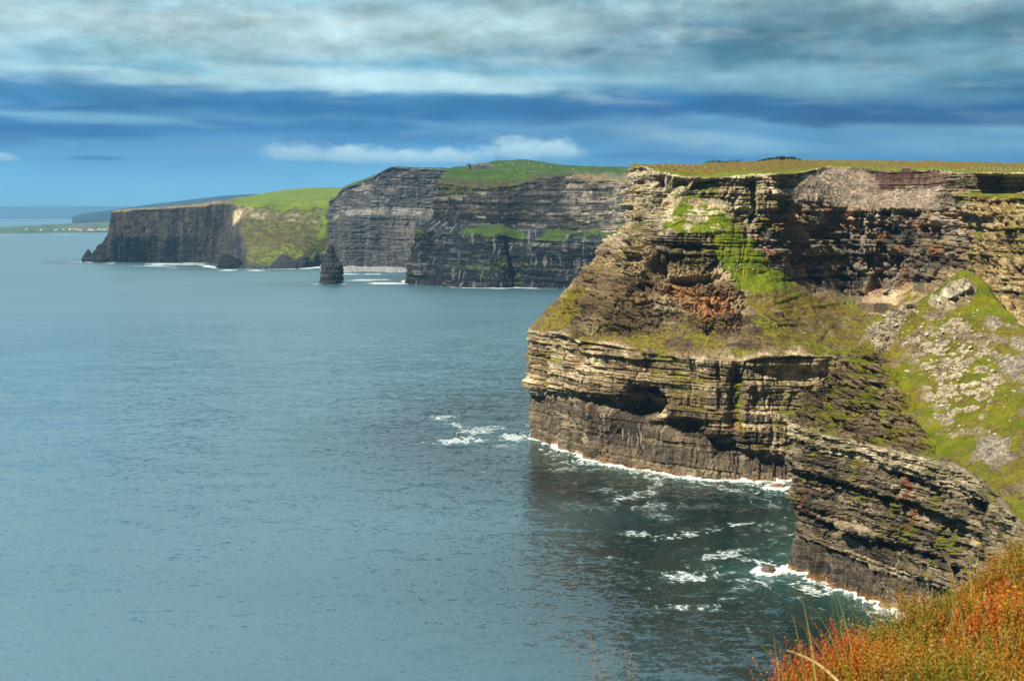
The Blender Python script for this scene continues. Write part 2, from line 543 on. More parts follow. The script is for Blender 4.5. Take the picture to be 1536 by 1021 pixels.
def blob(px, py, x, y, rx, ry, rot=0.0, pw=2.0):
    a = math.radians(rot)
    dx, dy = px - x, py - y
    u = (dx * math.cos(a) + dy * math.sin(a)) / rx
    v = (-dx * math.sin(a) + dy * math.cos(a)) / ry
    return np.exp(-(u * u + v * v) ** (pw / 2))


def poly_mask(px, py, poly, soft=6.0):
    """1 inside the outline, falling off over `soft` outside; the outline is laid on the rock surface"""
    inside = np.zeros(px.shape, bool)
    dist = np.full(px.shape, 1e9, dtype=f32)
    n = len(poly)
    for i in range(n):
        x1, y1 = poly[i]
        x2, y2 = poly[(i + 1) % n]
        c = ((y1 > py) != (y2 > py)) & (px < (x2 - x1) * (py - y1) / (y2 - y1 + 1e-9) + x1)
        inside ^= c
        t = np.clip(((px - x1) * (x2 - x1) + (py - y1) * (y2 - y1)) / ((x2 - x1) ** 2 + (y2 - y1) ** 2 + 1e-9), 0, 1)
        dist = np.minimum(dist, np.hypot(px - x1 - t * (x2 - x1), py - y1 - t * (y2 - y1)))
    sd = np.where(inside, -dist, dist)
    return sm(-sd, -soft, soft)


def arclen(P, row):
    d = np.linalg.norm(np.diff(P[row, :, :2], axis=0), axis=1)
    return np.concatenate([[0], np.cumsum(d)])


def outward(P, face_cam=True):
    N = grid_normals(P)
    R, C, _ = P.shape
    v = np.array([0, 0, HC]) - P
    if np.mean(np.sum(N * v, axis=-1) > 0) < 0.5:
        N = -N
    return N


def palette(tone, cols):
    """tone in 0..1 -> colour from a list of linear colours"""
    cols = np.asarray(cols, dtype=f32)
    x = np.clip(tone, 0, 0.9999) * (len(cols) - 1)
    i = x.astype(int)
    f = (x - i)[..., None]
    return cols[i] * (1 - f) + cols[i + 1] * f


# ------------------------------------------------------------------ the near headland
def st(*pp):
    """one station: (px, py, D) points from the sea up; D None puts the point on the sea"""
    out = []
    for p in pp:
        out.append(sea_at(p[0], p[1]) if p[2] is None else at(*p))
    w = out[0].copy()
    w[2] = -8.0
    return [w] + out


def near_headland():
    S = [
        st((1330, 560, 960), (1330, 520, 960), (1330, 518, 958), (1330, 430, 960), (1335, 400, 962), (1340, 370, 965), (1340, 340, 967), (1340, 300, 968), (1340, 265, 970), (1340, 247, 1000), (1345, 250, 1700)),
        st((1010, 590, 840), (1010, 545, 840), (1010, 540, 838), (1010, 460, 840), (1040, 430, 842), (1060, 395, 845), (1070, 360, 847), (1080, 320, 848), (1090, 258, 850), (1095, 247, 880), (1200, 250, 1700)),
        st((850, 622, 735), (852, 570, 735), (850, 564, 733), (846, 492, 735), (880, 462, 738), (925, 405, 742), (945, 378, 744), (962, 340, 746), (965, 256, 750), (968, 249, 780), (1100, 250, 1700)),
        st((797, 655, None), (801, 590, 668), (792, 582, 663), (790, 497, 664), (826, 462, 680), (884, 400, 692), (906, 370, 698), (938, 343, 707), (944, 252, 712), (950, 248, 760), (1060, 250, 1600)),
        st((836, 671, None), (834, 592, 635), (831, 584, 630), (830, 500, 633), (862, 462, 650), (905, 402, 668), (925, 368, 676), (950, 340, 684), (962, 251, 690), (968, 248, 745), (1075, 248, 1500)),
        st((880, 690, None), (880, 602, 609), (877, 594, 603), (870, 511, 607), (900, 470, 622), (940, 405, 646), (955, 366, 653), (966, 336, 660), (984, 258, 668), (992, 249, 740), (1090, 248, 1500)),
        st((955, 705, None), (957, 614, 588), (955, 604, 581), (960, 526, 584), (985, 474, 606), (1000, 405, 636), (1005, 352, 640), (1012, 296, 656), (1045, 268, 665), (1040, 248, 750), (1120, 245, 1500)),
        st((1040, 718, None), (1040, 646, 571), (1040, 638, 563), (1045, 538, 567), (1062, 480, 592), (1072, 400, 637), (1075, 351, 641), (1083, 298, 661), (1102, 265, 670), (1090, 244, 800), (1150, 243, 1500)),
        st((1098, 722, None), (1098, 668, 562), (1098, 662, 555), (1105, 541, 560), (1120, 482, 590), (1118, 415, 636), (1122, 360, 650), (1125, 312, 664), (1128, 264, 674), (1125, 243, 820), (1180, 242, 1500)),
        st((1150, 722, None), (1146, 684, 561), (1146, 677, 554), (1160, 536, 563), (1163, 490, 596), (1160, 405, 650), (1163, 340, 664), (1163, 290, 670), (1163, 263, 677), (1165, 241, 850), (1210, 241, 1500)),
        st((1192, 722, None), (1190, 690, 561), (1190, 683, 555), (1214, 534, 572), (1210, 490, 622), (1204, 418, 680), (1198, 302, 690), (1200, 275, 714), (1205, 258, 726), (1215, 242, 900), (1240, 241, 1500)),
        st((1250, 728, None), (1250, 695, 556), (1250, 688, 550), (1266, 535, 585), (1262, 500, 645), (1270, 442, 706), (1262, 310, 716), (1255, 256, 764), (1258, 251, 776), (1265, 242, 930), (1280, 242, 1500)),
        st((1310, 740, None), (1310, 705, 540), (1310, 698, 535), (1328, 560, 565), (1320, 510, 645), (1322, 446, 704), (1326, 312, 714), (1328, 288, 744), (1332, 258, 748), (1330, 242, 900), (1330, 242, 1500)),
        st((1380, 760, None), (1380, 720, 515), (1380, 712, 510), (1400, 560, 525), (1398, 480, 620), (1390, 422, 682), (1395, 313, 696), (1400, 286, 718), (1408, 257, 722), (1400, 243, 880), (1390, 243, 1500)),
        st((1420, 780, None), (1420, 740, 490), (1420, 730, 485), (1440, 560, 500), (1438, 450, 590), (1434, 402, 628), (1436, 322, 640), (1440, 290, 648), (1445, 260, 652), (1440, 244, 850), (1430, 244, 1500)),
        st((1470, 800, None), (1470, 760, 470), (1470, 750, 465), (1480, 570, 480), (1470, 480, 570), (1462, 430, 602), (1458, 296, 610), (1466, 291, 624), (1468, 259, 627), (1475, 245, 830), (1470, 245, 1500)),
        st((1540, 840, None), (1540, 800, 430), (1540, 790, 425), (1550, 600, 440), (1540, 520, 530), (1532, 482, 562), (1532, 298, 570), (1540, 291, 584), (1542, 260, 586), (1540, 246, 800), (1520, 246, 1500)),
        st((1680, 950, None), (1680, 880, 360), (1680, 870, 355), (1690, 700, 380), (1660, 560, 450), (1640, 500, 480), (1640, 300, 490), (1650, 290, 500), (1650, 262, 505), (1640, 247, 750), (1600, 247, 1500)),
        st((1980, 1050, None), (1980, 980, 310), (1980, 970, 305), (1980, 760, 320), (1960, 600, 360), (1930, 540, 390), (1930, 310, 400), (1935, 300, 410), (1940, 262, 415), (1900, 247, 700), (1750, 247, 1500)),
    ]
    counts = [12, 24, 40, 60, 68, 110, 110, 84, 74, 60, 74, 74, 84, 66, 60, 90, 40, 16]
    rows = [6, 150, 16, 150, 110, 120, 110, 90, 90, 80, 10]
    base = smooth_grid(S, counts, rows)
    starts = np.cumsum([0] + rows)
    R, C, _ = base.shape
    lv = np.zeros(R)                         # continuous level of every row
    for i, n in enumerate(rows):
        lv[starts[i]:starts[i + 1]] = i + np.arange(n) / n
    lv[-1] = len(rows)
    lv = np.broadcast_to(lv[:, None], (R, C))
    base[:starts[10]] = blur_rows(base[:starts[10]], 3, 0)
    P = base.copy()
    px, py = project(P)
    pw = fbm(px / 16.0, py / 16.0, None, 4, 901, 0.6)
    qx, qy = px, py                          # straight bearings for the modelled hollows
    px, py = px + 9 * pw, py + 9 * fbm(px / 16.0, py / 16.0, None, 4, 902, 0.6)
    s1 = arclen(base, starts[4])
    s = np.broadcast_to(s1[None, :], (R, C)).astype(np.float64)
    x, y, z = P[..., 0], P[..., 1], P[..., 2]
    N = outward(blur_rows(blur_rows(P, 12, 0), 8, 1))
    c = sm(1 - sm(N[..., 2], 0.42, 0.80), 0.32, 0.75)
    basal = sm(lv, 0.9, 1.05) * (1 - sm(lv, 1.93, 2.03))
    scree = poly_mask(px, py, [(1165, 300), (1190, 282), (1225, 262), (1245, 251), (1290, 258), (1310, 262), (1318, 288), (1342, 288), (1362, 276), (1385, 282), (1412, 282), (1430, 288), (1436, 312), (1395, 316), (1330, 316), (1260, 312), (1200, 302)], 5)
    g_terr = poly_mask(px, py, [(1000, 335), (1020, 298), (1040, 287), (1060, 300), (1085, 305), (1094, 340), (1070, 350), (1030, 352), (1000, 345), (980, 340)], 7)
    g_gully = poly_mask(px, py, [(1072, 348), (1100, 340), (1128, 360), (1152, 392), (1192, 424), (1150, 436), (1112, 432), (1090, 410), (1072, 378)], 8)
    g_mid = poly_mask(px, py, [(1120, 440), (1180, 432), (1240, 450), (1300, 470), (1330, 500), (1290, 535), (1230, 532), (1170, 530), (1140, 500)], 12)
    orange = poly_mask(px, py, [(1000, 432), (1050, 425), (1080, 428), (1105, 460), (1100, 490), (1060, 485), (1020, 460)], 10)
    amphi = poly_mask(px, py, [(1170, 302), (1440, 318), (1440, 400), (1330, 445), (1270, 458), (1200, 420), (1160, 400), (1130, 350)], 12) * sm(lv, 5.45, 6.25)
    rightw = poly_mask(px, py, [(1450, 292), (1700, 296), (1700, 560), (1460, 480), (1446, 400)], 6)
    topleft = poly_mask(px, py, [(930, 245), (1170, 255), (1165, 345), (1075, 350), (1000, 352), (905, 372)], 10)
    redw = poly_mask(px, py, [(1303, 260), (1350, 258), (1425, 258), (1428, 285), (1385, 285), (1360, 276), (1322, 292), (1308, 285)], 3)
    # --- big forms
    but = fbm(s / 34.0, z / 120.0, None, 4, 11) * 3.2 + fbm(s / 9.0, z / 60.0, None, 3, 12) * 1.6
    bas = fbm(s / 8.0, z / 30.0 + 4, None, 4, 13, 0.6) * 4.2 + 1.2 * fbm(x / 4, y / 4, z / 4, 3, 19, 0.6) - 2.4 * sm(vnoise(s / 7.0, z / 70.0, None, 14), 0.25, 0.75)
    zt = z + 1.2 * vnoise(s / 45.0, s * 0, None, 15) + 0.012 * s
    d1, k1, h1 = strata(s, zt, 21, 5.0, 14.0, 5.2, 15.0, 2.2, 0.65)
    d2, k2, h2 = strata(s + 2.5 * vnoise(s / 11, z / 11, None, 16), zt, 22, 1.0, 4.8, 3.0, 13.0, 1.7, 0.34, 0.70)
    d3, k3, h3 = strata(s + 1.2 * vnoise(s / 5, z / 5, None, 17), zt, 23, 0.4, 1.4, 1.2, 8.0, 0.6, 0.2, 0.70)
    vary = 0.35 + 1.1 * sm(fbm(s / 24, z / 12, None, 3, 34), -0.4, 0.4)
    d2, d3 = d2 * vary, d3 * (1.6 - vary * 0.7)
    crack = -3.2 * sm(1 - np.abs(fbm(s / 15.0 + 0.25 * vnoise(s / 6, z / 9, None, 36), z / 75.0, None, 3, 35)) * 9, 0.0, 1.0)
    rough = fbm(x / 3.0, y / 3.0, z / 2.2, 4, 31, 0.6) * 0.95 + crack
    shatter = fbm(x / 8.0, y / 8.0, z / 6.0, 4, 32, 0.6, True)
    brok = np.maximum(amphi, 0.95 * poly_mask(px, py, [(835, 465), (880, 400), (905, 365), (945, 340), (1000, 385), (1075, 395), (1115, 425), (1110, 495), (1060, 500), (1010, 480), (940, 505), (870, 500)], 12))
    tt = np.concatenate([np.zeros((1, C)), np.cumsum(np.linalg.norm(np.diff(P, axis=0), axis=-1), axis=0)])
    wu, wv = 0.35 * vnoise(s / 5, z / 5, None, 37), 0.35 * vnoise(s / 5, z / 5, None, 38)
    crag = 6.0 * facets(s / 12.0 + wu, tt / 10.0 + wv, 201) + 4.0 * facets(s / 5.5 + wu, tt / 4.6 + wv, 206) + 1.7 * facets(s / 2.3 + wu, tt / 1.9 + wv, 211)
    nose = np.clip(brok - amphi, 0, 1)
    d2, d3 = d2 * (1 - 0.45 * rightw), d3 * (1 - 0.5 * rightw)
    d1, d2, d3, rough = d1 * (1 - 0.5 * nose), d2 * (1 - 0.75 * nose), d3 * (1 - 0.8 * nose), rough * (1 - 0.5 * nose)
    band = sm(lv, 2.9, 3.05) * (1 - sm(lv, 3.9, 4.05))
    d2, rough = d2 * (1 - 0.45 * band), rough * (1 - 0.35 * band)
    cot = np.clip(N[..., 2] / np.sqrt(np.maximum(1 - N[..., 2] ** 2, 0.05)), 0, 1.5)
    zj = zt + 2.2 * facets(s / 8.0 + wu, z / 40.0, 271) + 0.5 * vnoise(s / 3, z / 3, None, 272)
    kT, tlo, thi = beds(zj, 24, 2.2, 7.5)
    bT = np.floor(s / (3.0 + 5.0 * hsh(kT, kT * 0, kT * 0, 273)) + 100 * hsh(kT, kT * 0, kT * 0, 274))
    nose_d = (tlo - 0.5 * (tlo + thi)) * cot * 0.95 + 4.2 * (hsh(bT, kT, kT * 0, 275) - 0.5) + 0.65 * crag + 0.35 * d3 + 0.7 * rough + 0.5 * but
    rock_d = but + d1 + d2 + d3 + rough + (brok * 1.15 + 0.13 + 0.45 * rightw + 0.15 * topleft) * crag + brok * (shatter * 0.9 + 0.8 * fbm(s / 6.0 + z / 9.0, z / 14.0 - s / 25, None, 3, 33, 0.6, True))
    bas_d = 0.45 * but + 1.6 * facets(s / 7.0 + wu, z / 16.0 + wv, 221, 1.2) + 0.7 * facets(s / 2.6 + wu, z / 5.0 + wv, 226) + bas + 0.35 * rough + 0.3 * d2
    w1, id1 = worley(x / 2.3, (y + 1.3 * z) / 2.6, 51)
    w2, id2 = worley(x / 1.05, (y + 1.3 * z) / 1.2, 52)
    stones = 0.9 * id1 * np.sqrt(np.maximum(0, 1 - (w1 / 0.62) ** 2)) + 0.5 * id2 * np.sqrt(np.maximum(0, 1 - (w2 / 0.6) ** 2))
    slope_d = fbm(x / 22.0, y / 22.0, z / 22.0, 4, 41) * 2.2 + fbm(x / 5.0, y / 5.0, z / 5.0, 3, 42, 0.6) * 0.7
    slope_d = slope_d + 0.9 * sm(np.abs(vnoise(zt / 2.6 + vnoise(s / 12, z / 9, None, 43), s / 60, None, 44)), 0.2, 0.7)
    plateau = sm(lv, 8.95, 9.05)
    slope_d = slope_d * (1 - 0.6 * plateau) + (0.55 * fbm(x / 1.8, y / 1.8, None, 3, 45) + 0.9 * np.maximum(0, fbm(x / 4.5, (y + z) / 4.5, None, 3, 49, 0.6))) * (1 - scree)
    c2 = np.clip(c + 0.9 * brok * (1 - plateau), 0, 1) * (1 - plateau) * (1 - scree) * (1 - 0.75 * g_gully) * (1 - 0.45 * g_terr)
    d = basal * bas_d + (1 - basal) * (c2 * (rock_d * (1 - nose) + nose_d * nose) * (1 - 0.75 * redw) + (1 - c2) * (slope_d + 0.8 * scree * (1.5 * stones + 2.4 * fbm(x / 11, (y + z) / 11, None, 3, 57, 0.6))))
    footm = np.exp(-((lv - 6.0) / 0.45) ** 2) * sm(qx, 1120, 1160)
    d = d - footm * np.maximum(d, 0) * 0.9
    # --- authored recesses and ribs
    d0 = d.copy()
    d -= 17.0 * np.clip(1.5 * blob(qx + 5 * vnoise(s / 3, z / 3, None, 47), qy + 4 * vnoise(s / 3, z / 3, None, 48), 963, 602, 30, 23, 6, 6), 0, 1)                     # the cave
    d -= 6.0 * np.clip(1.4 * blob(qx, qy, 917, 604, 26, 9, 12, 3), 0, 1)
    d -= 5.0 * np.clip(1.4 * blob(qx, qy, 1010, 640, 40, 7, 7, 3), 0, 1)
    d -= 9.0 * np.clip(1.4 * blob(qx, qy, 1131, 303, 4.5, 40, 0, 6), 0, 1)                    # chimney
    d += 3.0 * blob(qx, qy, 1150, 300, 13, 34, 0, 6)
    d -= 7.0 * np.clip(1.4 * blob(qx, qy, 1326, 412, 10, 34, 38, 4), 0, 1)                    # dark fissure of the amphitheatre
    d -= 5.0 * np.clip(1.3 * blob(qx, qy, 1350, 345, 26, 9, 0, 4), 0, 1)
    d -= 4.0 * np.clip(1.3 * blob(qx, qy, 1237, 340, 7, 18, 0, 4), 0, 1)
    d -= 15.0 * np.clip(1.5 * poly_mask(qx, qy, [(1462, 262), (1560, 262), (1560, 290), (1456, 289)], 3), 0, 1)   # alcove under the top
    d += 2.0 * blob(qx, qy, 1500, 262, 60, 4, 0, 4)
    d -= 5.0 * np.clip(1.4 * blob(qx, qy, 988, 276, 9, 14, 0, 4), 0, 1)
    d -= 4.0 * np.clip(1.4 * blob(qx, qy, 1050, 275, 45, 8, 4, 4), 0, 1)
    d -= 10.0 * np.clip(1.4 * blob(qx, qy, 985, 403, 16, 11, 20, 4), 0, 1)
    d -= 9.0 * np.clip(1.4 * blob(qx, qy, 968, 432, 13, 7, 0, 4), 0, 1)
    d -= 10.0 * np.clip(1.4 * blob(qx, qy + 4 * vnoise(s / 4, z / 4, None, 50), 1040, 420, 36, 6, -6, 4), 0, 1)
    d -= 9.0 * np.clip(1.4 * blob(qx + 4 * vnoise(s / 4, z / 4, None, 53), qy, 912, 412, 9, 24, 10, 4), 0, 1)
    d -= 7.0 * np.clip(1.4 * blob(qx + 4 * vnoise(s / 4, z / 4, None, 54), qy, 888, 455, 8, 18, 20, 4), 0, 1)
    d -= 6.0 * np.clip(1.4 * blob(qx, qy + 3 * vnoise(s / 4, z / 4, None, 55), 945, 388, 16, 5, -20, 4), 0, 1)
    d -= 6.0 * np.clip(1.4 * blob(qx, qy + 3 * vnoise(s / 4, z / 4, None, 56), 1040, 372, 36, 3.5, 2, 4), 0, 1)
    d -= 6.0 * np.clip(1.4 * blob(qx, qy, 1075, 465, 14, 5, 30, 4), 0, 1)
    d -= 3.0 * np.clip(1.4 * blob(qx, qy, 862, 530, 5, 40, 5, 4), 0, 1)
    d -= 2.6 * np.clip(1.4 * blob(qx, qy, 960, 530, 75, 6, 4, 5), 0, 1) * sm(vnoise(s / 6, z / 20, None, 46), -0.5, 0.2)                       # hollow under the band's lip
    d -= 4.0 * np.clip(1.4 * blob(qx, qy, 1105, 600, 12, 60, 5, 4), 0, 1)
    d -= 4.0 * np.clip(1.4 * blob(qx, qy, 1190, 560, 50, 10, 4, 5), 0, 1)
    d = d0 + (d - d0) * (1 - sm(lv, 8.80, 8.97))
    edge = sm(lv, 0.0, 1.0)
    d = d * np.where(lv < 1, 0.6, 1.0)
    hN = N.copy()
    hN[..., 2] *= 0.15
    hN /= np.maximum(np.linalg.norm(hN, axis=-1, keepdims=True), 1e-6)
    c3 = np.clip(c + (nose + 0.25 * amphi) * (1 - plateau), 0, 1)
    dirv = hN * c3[..., None] + N * (1 - c3[..., None])
    dirv /= np.maximum(np.linalg.norm(dirv, axis=-1, keepdims=True), 1e-6)
    P = P + dirv * d[..., None]
    P[..., 2] += (1 - c2) * 0.0
    # --- colours
    n2 = outward(P)
    up = n2[..., 2]
    fb = fbm(x / 14.0, y / 14.0, z / 10.0, 4, 61)
    tone = 0.50 + 0.40 * (h2 - 0.5) + 0.30 * (h1 - 0.5) + 0.25 * fb + 0.30 * (hsh(k2, k2 * 0, k2 * 0, 5) - 0.5) + 0.30 * fbm(s / 38, z / 22, None, 3, 60)
    beige = palette(tone + 0.04, [(0.042, 0.034, 0.026), (0.165, 0.126, 0.080), (0.40, 0.315, 0.195), (0.64, 0.55, 0.375)])
    dark = palette(tone, [(0.034, 0.032, 0.032), (0.085, 0.077, 0.069), (0.17, 0.15, 0.127), (0.29, 0.265, 0.225)])
    warmdk = palette(tone + 0.15 * fbm(s / 3, z / 25, None, 3, 74), [(0.028, 0.024, 0.020), (0.065, 0.053, 0.041), (0.13, 0.105, 0.078), (0.26, 0.215, 0.155)])
    brown = palette(tone, [(0.05, 0.036, 0.024), (0.12, 0.083, 0.048), (0.23, 0.165, 0.090), (0.38, 0.31, 0.19)])
    gold = palette(tone + 0.05, [(0.10, 0.075, 0.05), (0.26, 0.19, 0.10), (0.43, 0.32, 0.16), (0.52, 0.44, 0.28)])
    pale = palette(tone + 0.10, [(0.09, 0.075, 0.06), (0.25, 0.21, 0.15), (0.44, 0.385, 0.28), (0.56, 0.51, 0.40)])
    orng = palette(tone, [(0.09, 0.05, 0.03), (0.22, 0.105, 0.05), (0.36, 0.175, 0.075), (0.42, 0.28, 0.16)])
    grey = palette(0.5 + 0.5 * (id1 - 0.5) + 0.5 * (id2 - 0.5), [(0.13, 0.102, 0.080), (0.215, 0.17, 0.135), (0.29, 0.235, 0.19), (0.40, 0.34, 0.28)])
    mixc = lambda a, b, m: a * (1 - m[..., None]) + b * m[..., None]
    col = beige
    col = mixc(col, brown, sm(lv, 3.98, 4.15) * (1 - sm(lv, 5.6, 6.1)) * (0.35 + 0.65 * sm(fbm(x / 25, y / 25, z / 25, 3, 62), -0.4, 0.3)))
    col = col * (1 - 0.45 * sm(lv, 4.02, 4.2) * (1 - sm(lv, 5.0, 5.5)) * sm(fb, -0.6, 0.2))[..., None]
    col = mixc(col, pale, topleft * sm(fbm(s / 15, z / 4, None, 3, 63), -0.5, 0.2))
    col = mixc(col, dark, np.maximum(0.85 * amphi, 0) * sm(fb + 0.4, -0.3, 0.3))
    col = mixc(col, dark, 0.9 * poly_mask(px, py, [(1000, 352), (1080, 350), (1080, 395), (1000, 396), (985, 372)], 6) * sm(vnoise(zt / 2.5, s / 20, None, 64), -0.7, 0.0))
    col = mixc(col, gold, rightw * 0.9)
    col = mixc(col, warmdk, basal * (0.80 + 0.2 * sm(fb, -0.3, 0.1)))
    redwall = poly_mask(px, py, [(1303, 260), (1350, 258), (1425, 258), (1428, 285), (1385, 285), (1360, 276), (1322, 292), (1308, 285)], 3)
    redc = palette(tone + 0.2 * vnoise(s / 1.5, z / 30, None, 65), [(0.05, 0.03, 0.025), (0.10, 0.058, 0.045), (0.16, 0.10, 0.075), (0.24, 0.18, 0.14)])
    col = mixc(col, redc, redwall)
    om = np.clip(orange * sm(fbm(x / 7, y / 7, z / 5, 4, 66), -0.45, 0.15), 0, 1)
    spots = amphi * sm(fbm(s / 9, z / 7, None, 4, 67), 0.10, 0.38) * 0.8
    spots = np.maximum(spots, blob(px, py, 1243, 335, 5, 12, 0, 2))
    col = mixc(col, orng, np.maximum(om, spots))
    stain = poly_mask(px, py, [(1095, 560), (1108, 560), (1112, 650), (1098, 655), (1090, 620)], 4)
    col = mixc(col, orng * 0.55, 0.8 * stain * sm(vnoise(s / 1.3, z / 9, None, 68), -0.3, 0.2))
    col = mixc(col, np.broadcast_to(np.array([0.62, 0.50, 0.22]) * 0.8, col.shape), 0.5 * poly_mask(px, py, [(1518, 296), (1536, 296), (1536, 400), (1524, 380)], 5))
    grey = grey * (0.72 + 0.5 * sm(fbm(x / 6, (y + z) / 9, None, 4, 58, 0.6), -0.4, 0.4))[..., None]
    col = mixc(col, grey, np.clip(scree * 1.1, 0, 1))
    alg = 0.8 * (1 - sm(z + 1.6 * vnoise(s / 3, s * 0, None, 69), 0.6, 3.6)) * basal
    col = mixc(col, palette(tone, [(0.10, 0.055, 0.03), (0.19, 0.105, 0.055), (0.28, 0.17, 0.09), (0.36, 0.28, 0.2)]), alg)
    lip = sm(lv, 3.86, 3.92) * (1 - sm(lv, 4.0, 4.06))
    col = mixc(col, pale * 0.9, 0.75 * lip * sm(vnoise(s / 12, s * 0, None, 70), -0.6, 0.2))
    # vertical water streaks, pale and dark
    strk = fbm(s / 3.0, z / 34.0, None, 4, 71, 0.65)
    col = col * (1 + 0.55 * (np.clip(strk, -0.6, 0.6) * c)[..., None])
    guano = sm(fbm(s / 1.2, z / 14.0, None, 3, 72), 0.32, 0.5) * c * sm(fbm(s / 40, z / 20, None, 2, 73), 0.0, 0.4)
    col = mixc(col, np.broadcast_to(np.array([0.46, 0.44, 0.40]), col.shape), 0.6 * guano)
    # grass: on the flat and gently sloping ground, and on ledges
    fg = fbm(x / 10.0, y / 10.0, z / 10.0, 4, 81)
    gr = 1.0 * sm(lv, 8.96, 9.06)
    gr = np.maximum(gr, 0.95 * g_terr * sm(fg + 0.5 * fbm(s / 9, z / 1.6, None, 3, 84), -0.35, 0.05))
    gr = np.maximum(gr, 1.05 * g_gully * sm(fg, -0.75, -0.35))
    gr = np.maximum(gr, g_mid * sm(fg + 0.25 * fb, -0.30, 0.10))
    noseg = poly_mask(px, py, [(800, 492), (838, 452), (868, 425), (885, 440), (862, 470), (845, 495)], 5)
    gr = np.maximum(gr, noseg * sm(fg, -0.4, 0.0))
    ledge = sm(up, 0.50, 0.8) * (lv > 2.1) * sm(fbm(x / 16, y / 16, z / 16, 3, 82), -0.15, 0.35) * (1 - scree)
    gr = np.maximum(gr, 0.85 * ledge * (1 - 0.7 * amphi))
    gr = np.maximum(gr, 0.60 * (1 - 0.8 * brok) * sm(lv, 4.0, 4.2) * (1 - sm(lv, 5.5, 6.0)) * sm(fbm(x / 12, y / 12, z / 8, 4, 83), 0.02, 0.4) * (1 - om))
    gr = np.maximum(gr, 0.9 * poly_mask(px, py, [(1106, 555), (1114, 555), (1112, 640), (1116, 655), (1106, 640), (1102, 600)], 3))
    gr = np.maximum(gr, 0.9 * poly_mask(px, py, [(1450, 289), (1540, 290), (1540, 299), (1452, 297)], 2))
    gr = np.maximum(gr, 0.8 * poly_mask(px, py, [(900, 505), (1000, 520), (1000, 528), (900, 514)], 3) * sm(fg, -0.3, 0.2))
    gr = np.maximum(gr, 0.9 * poly_mask(px, py, [(1140, 325), (1165, 328), (1165, 345), (1142, 345)], 3))
    gr *= 1 - np.clip(scree * 1.3, 0, 1)
    gr *= 1 - redwall
    gr *= 1 - np.clip(2 * blob(qx, qy, 963, 600, 36, 24, 6, 4), 0, 1)
    dry = 0.30 + 0.35 * fbm(x / 18, y / 18, z / 18, 3, 86) + 0.55 * plateau * sm(lv, 9.02, 9.5) + 0.30 * (1 - g_gully) * (1 - g_terr) * (lv < 8) - 0.45 * g_gully - 0.35 * g_terr + 0.05 * g_mid
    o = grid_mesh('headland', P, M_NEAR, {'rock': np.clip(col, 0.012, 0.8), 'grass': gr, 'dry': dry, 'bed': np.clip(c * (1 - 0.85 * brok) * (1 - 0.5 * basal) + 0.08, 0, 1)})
    tag(o, 'tall layered sea cliff with grassy plateau and grey scree beyond the bay', 'headland', 'structure')
    return P, px, py, lv, n2


NB = near_headland()


